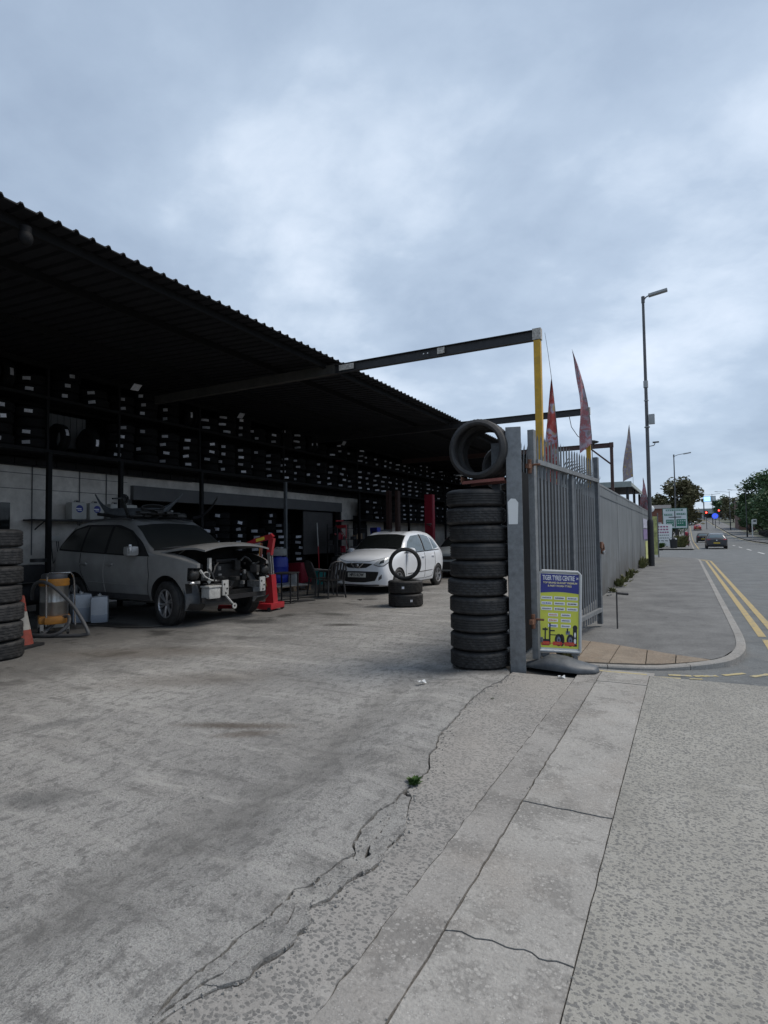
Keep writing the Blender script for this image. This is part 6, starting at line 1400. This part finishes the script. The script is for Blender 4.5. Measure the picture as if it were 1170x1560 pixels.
# traffic lights and far signs
def signal(x, y, lab):
    t = thing('traffic_light', lab, 'traffic light', (x, y, roadz(y)), 0, 'traffic lights at the far junction'); MB().cyl((0, 0, 0), (0, 0, 4.2), .08, 8).build('pole', 'lamp_grey', t); MB().bbox((0, -.1, 4.0), (.55, .3, 1.25), .06).box((0, .05, 4.0), (.9, .03, 1.6)).build('head', 'black_plastic', t)
    h = MB().ell((0, -.27, 4.38), (.19, .06, .19), 12, 8).build('red_lamp', 'red_light', t); MB().ell((0, -.27, 4.0), (.12, .05, .12), 10, 6).ell((0, -.27, 3.62), (.12, .05, .12), 10, 6).build('unlit_lamp', 'black_steel', t)
signal(4.7, 172, 'traffic light showing red, left one at the far junction'); signal(9.0, 205, 'small traffic light showing red, right of the blue sign')
t = thing('arrow_sign', 'round blue keep left sign on a post at the far junction', 'road sign', (6.9, 178, roadz(178))); MB().lathe([(0, -.04), (.75, -.04), (.75, .04), (0, .04)], 24, Matrix.Translation((0, 0, 3.3)) @ Matrix.Rotation(R(90), 4, 'X')).build('disc', 'blue_sign', t); MB().bar((.3, -.06, 3.6), (-.3, -.06, 3.0), .03, .14).bar((-.3, -.06, 3.0), (-.32, -.06, 3.35), .03, .12).bar((-.3, -.06, 3.0), (.05, -.06, 2.98), .03, .12).build('arrow', 'print_white', t); MB().cyl((0, 0, 0), (0, 0, 2.6), .09, 8).build('post', 'lamp_grey', t)
t = thing('digital_billboard', 'bright blue and white lit billboard over the far road', 'billboard', (8.4, 262, roadz(262))); MB().box((0, 0, 8.3), (4.4, .4, 2.2)).build('cabinet', 'black_steel', t); MB().box((-.8, -.22, 8.3), (2.4, .04, 1.9)).build('screen', 'screen', t); MB().box((1.35, -.22, 8.3), (1.5, .04, 1.9)).build('screen_edge', 'sign_white', t)
for x in (-2, 2): MB().cyl((x, 0, 0), (x, 0, 7.2), .2, 8).build('leg', 'lamp_grey', t)
t = thing('bus_stop', 'white bus stop pole with a square flag on the right footpath', 'bus stop', (10.35, 121, .55)); MB().box((0, 0, 1.55), (.16, .16, 3.1)).build('pole', 'print_white', t); MB().box((.38, 0, 2.75), (.62, .06, .9)).build('flag', 'print_white', t); MB().box((.38, -.035, 2.85), (.4, .02, .3)).build('symbol', 'lamp_grey', t)
def building(x, y, w_, d, h, m, lab, roof='roof_slate', pitch=1.6, wins=(), rz=0, z=0):
    t = thing('building', lab, 'building', (x, y, z), rz); MB().box((0, 0, h / 2), (w_, d, h)).build('wall', m, t)
    if pitch: MB().add([(-w_ / 2 - .2, -d / 2 - .2, h), (w_ / 2 + .2, -d / 2 - .2, h), (w_ / 2 + .2, d / 2 + .2, h), (-w_ / 2 - .2, d / 2 + .2, h), (-w_ / 2 - .2, 0, h + pitch), (w_ / 2 + .2, 0, h + pitch)], [(0, 1, 5, 4), (2, 3, 4, 5), (0, 4, 3), (1, 2, 5), (3, 2, 1, 0)]).build('roof', roof, t)
    else: MB().box((0, 0, h + .1), (w_ + .3, d + .3, .2)).build('roof', roof, t)
    for (wx, wz, ww, wh) in wins:
        f = MB().box((wx, -d / 2 - .02, wz), (ww + .16, .08, wh + .16)).build('window', 'print_white', t); MB().box((wx, -d / 2 - .07, wz), (ww, .03, wh)).build('pane', 'dark_glass', f)
    return t
b = building(-6.5, 78, 9.5, 9, 4.3, 'brick', 'low red brick building behind the green direction sign', 'roof_slate', .6, [(-2, 2, 1.2, 1.2), (1, 2, 1.2, 1.2), (3.4, 2.0, 1.0, 1.2)])
t = thing('satellite_dish', 'white satellite dish on the red brick building', 'satellite dish', (-3.6, 73.1, 4.3)); MB().lathe([(0, .08), (.2, .05), (.38, 0), (.42, -.03)], 20, Matrix.Rotation(R(75), 4, 'X')).build('dish', 'print_white', t); MB().cyl((0, .3, -.4), (0, 0, 0), .03).build('arm', 'lamp_grey', t)
building(15.2, 172, 7.5, 14, 7.4, 'brick_brown', 'brown brick building edge beside the trees on the right', 'roof_slate', 0, [(-2.6, 5, 1, 1.5), (-.6, 5, 1, 1.5), (-2.6, 2, 1, 1.5)], z=roadz(165))
building(10, 295, 16, 10, 5.5, 'lamp_head_grey', 'low grey flat roofed building at the end of the road', 'print_white', 0, [(-5, 2.5, 2.5, 2), (-1, 2.5, 2.5, 2), (3, 2.5, 2.5, 2)], z=roadz(270) - .5)
building(-16, 300, 20, 10, 4.5, 'brick', 'distant low brick terrace at the end of the road on the left', 'roof_slate', 2, [(-5, 2.5, 1.5, 1.5), (0, 2.5, 1.5, 1.5), (5, 2.5, 1.5, 1.5)], z=roadz(270) - 2)
# railings on the right
t = thing('iron_railings', 'dark iron railings in front of the trees on the right', 'railings', (12.9, 96, .1), R(90))
mb = MB()
for k in range(150):
    mb.box((k * .28, 0, .85), (.03, .03, 1.7))
mb.build('bar', 'black_steel', t)['kind'] = 'stuff'
for z in (.25, 1.5): MB().box((21, 0, z), (42, .04, .05)).build('rail', 'black_steel', t)
for k in range(15): MB().box((k * 3, .0, .9), (.1, .1, 1.8)).build('post', 'black_steel', t)
t = thing('garden_wall', 'low stone wall under the nearer trees on the right', 'wall', (12.9, 60, .1)); MB().box((0, 0, .55), (.3, 68, 1.1)).build('wall', 'kerb_concrete', t); MB().box((0, 0, 1.13), (.36, 68, .08)).build('coping', 'slab_concrete', t)
# trees
def tree(x, y, h, cr_, trunk, m, lab, n=5200, seed=0, z=0, lobes=16, group='trees along the road', flat=1.0, leafs=.22, crz=.40):
    q = random.Random(seed); t = thing('tree', lab, 'tree', (x, y, z), 0, group)
    mb = MB(); base_h = h * trunk; mb.tube([(0, 0, -.2), (.05 * h * .1, 0, base_h * .6), (0, .1, base_h), (.1, 0, h * .75)], [h * .026, h * .02, h * .016, h * .006], 10)
    cl = []
    cz = base_h + (h - base_h) * .45
    for k in range(lobes):
        a = q.uniform(0, 6.283); e = q.uniform(-.75, 1); rr_ = q.uniform(.35, .92); rad = cr_ * math.sqrt(max(.1, 1 - e * e * .8)) * rr_
        c = Vector((rad * math.cos(a), rad * math.sin(a), cz + e * (h - base_h) * .42)); cl.append((c, cr_ * q.uniform(.22, .42)))
        s_ = Vector((0, 0, base_h * q.uniform(.75, 1.1))); mid = (s_ + c) / 2 + Vector((q.uniform(-.3, .3), q.uniform(-.3, .3), -.2)); mb.tube([s_, mid, c], [h * .011, h * .008, h * .003], 6, cap=False)
    mb.build('trunk', 'bark', t); mb = MB(); vs = []; fs = []
    for k in range(n):
        c, r_ = q.choice(cl); d = Vector((q.gauss(0, 1), q.gauss(0, 1), q.gauss(0, 1) * .8)).normalized() * r_ * (q.random() ** .4) * q.choice((1, 1, 1, 1.22))
        p = c + d; s_ = leafs * q.uniform(.6, 1.4); u = Vector((q.gauss(0, 1), q.gauss(0, 1), q.gauss(0, .6))).normalized(); v = u.cross(Vector((q.gauss(0, 1), q.gauss(0, 1), q.gauss(0, 1)))).normalized()
        b = len(vs); vs += [p - u * s_, p - v * s_ * .45, p + u * s_, p + v * s_ * .45]; fs.append((b, b + 1, b + 2, b + 3))
    mb.add(vs, fs); mb.build('crown', m, t); return t
tree(-1.1, 86, 8.9, 3.1, .28, 'leaf_olive', 'spreading olive brown tree behind the direction sign', 6500, 3, lobes=26, leafs=.26)
tree(-2.2, 110, 6.5, 3.2, .2, 'leaf_dark', 'small darker tree at the foot of the spreading tree', 3000, 4)
tree(12.6, 152, 11.5, 3.2, .12, 'leaf_dark', 'dark tree hiding the brown brick building edge on the right', 3500, 9, lobes=16, leafs=.34)
R_T = [(15.2, 66, 8.2, 3.4, 'leaf_green'), (17.5, 76, 10.5, 4.6, 'leaf_dark'), (15.3, 88, 10.6, 4.2, 'leaf_green'), (18.2, 100, 12.5, 5.2, 'leaf_dark'), (15.0, 113, 11.8, 4.4, 'leaf_dark'), (15.8, 128, 13.0, 4.8, 'leaf_green'), (14.6, 145, 13.0, 4.2, 'leaf_dark'), (22, 122, 15, 6, 'leaf_dark'), (24, 90, 12, 6, 'leaf_green')]
LB = ['bright leafy bush like tree nearest on the right, cut by the frame', 'dense dark tree second nearest on the right', 'mid green tree third along the right side', 'tall dark tree fourth along the right side', 'dark green tree above the bus stop', 'green tree standing behind the bus stop', 'dark tree at the left end of the right hand trees', 'tallest dark crown rising behind the right hand trees', 'green crown rising behind the nearest right hand trees']
for k, (x, y, h, c_, m) in enumerate(R_T): tree(x, y, h * 1.1, c_ * 1.05, .12, m, LB[k], 5200, 20 + k, lobes=22, leafs=.32, z=0)
for k, (x, y, h) in enumerate([(-6, 150, 7), (-3.5, 185, 7), (-7, 215, 10), (-2, 250, 8), (14, 225, 9), (12.5, 262, 10), (18, 250, 10), (3.2, 300, 6)]):
    tree(x, y, h, h * .42, .15, ('leaf_green', 'leaf_olive', 'leaf_dark')[k % 3], ('low green tree left of the far road, nearest of the distant ones', 'olive tree left of the distant cars', 'dark distant tree behind the left hand cars', 'tiny distant tree at the top of the road on the left', 'distant green tree right of the blue sign', 'distant tree behind the far right lamps', 'distant dark tree at the far right of the road end', 'faint tiny tree closing the end of the road')[k], 1500, 50 + k, roadz(min(y, 270)) - .3, leafs=.45, group='distant trees')
mb = MB(); q = random.Random(77); vs = []; fs = []
for k in range(5000):
    x = q.uniform(13.3, 20); y = q.uniform(58, 150); z = abs(q.gauss(0, 1.3)); p = Vector((x, y, z)); s_ = q.uniform(.2, .45); u = Vector((q.gauss(0, 1), q.gauss(0, 1), q.gauss(0, .6))).normalized(); v = u.cross(Vector((q.gauss(0, 1), q.gauss(0, 1), q.gauss(0, 1)))).normalized()
    b = len(vs); vs += [p - u * s_, p - v * s_ * .5, p + u * s_, p + v * s_ * .5]; fs.append((b, b + 1, b + 2, b + 3))
mb.add(vs, fs); tag(mb.build('undergrowth', 'leaf_dark'), 'dark undergrowth beneath the trees on the right', 'undergrowth', kind='stuff')
weed(-2.6, 60.5, .8, .6, 200, 'low green hedge growth around the foot of the white board', 'weed', seed=90); weed(-.5, 63.8, .7, 1.3, 260, 'yellow green bush at the foot of the direction sign', 'dry_weed', seed=91)
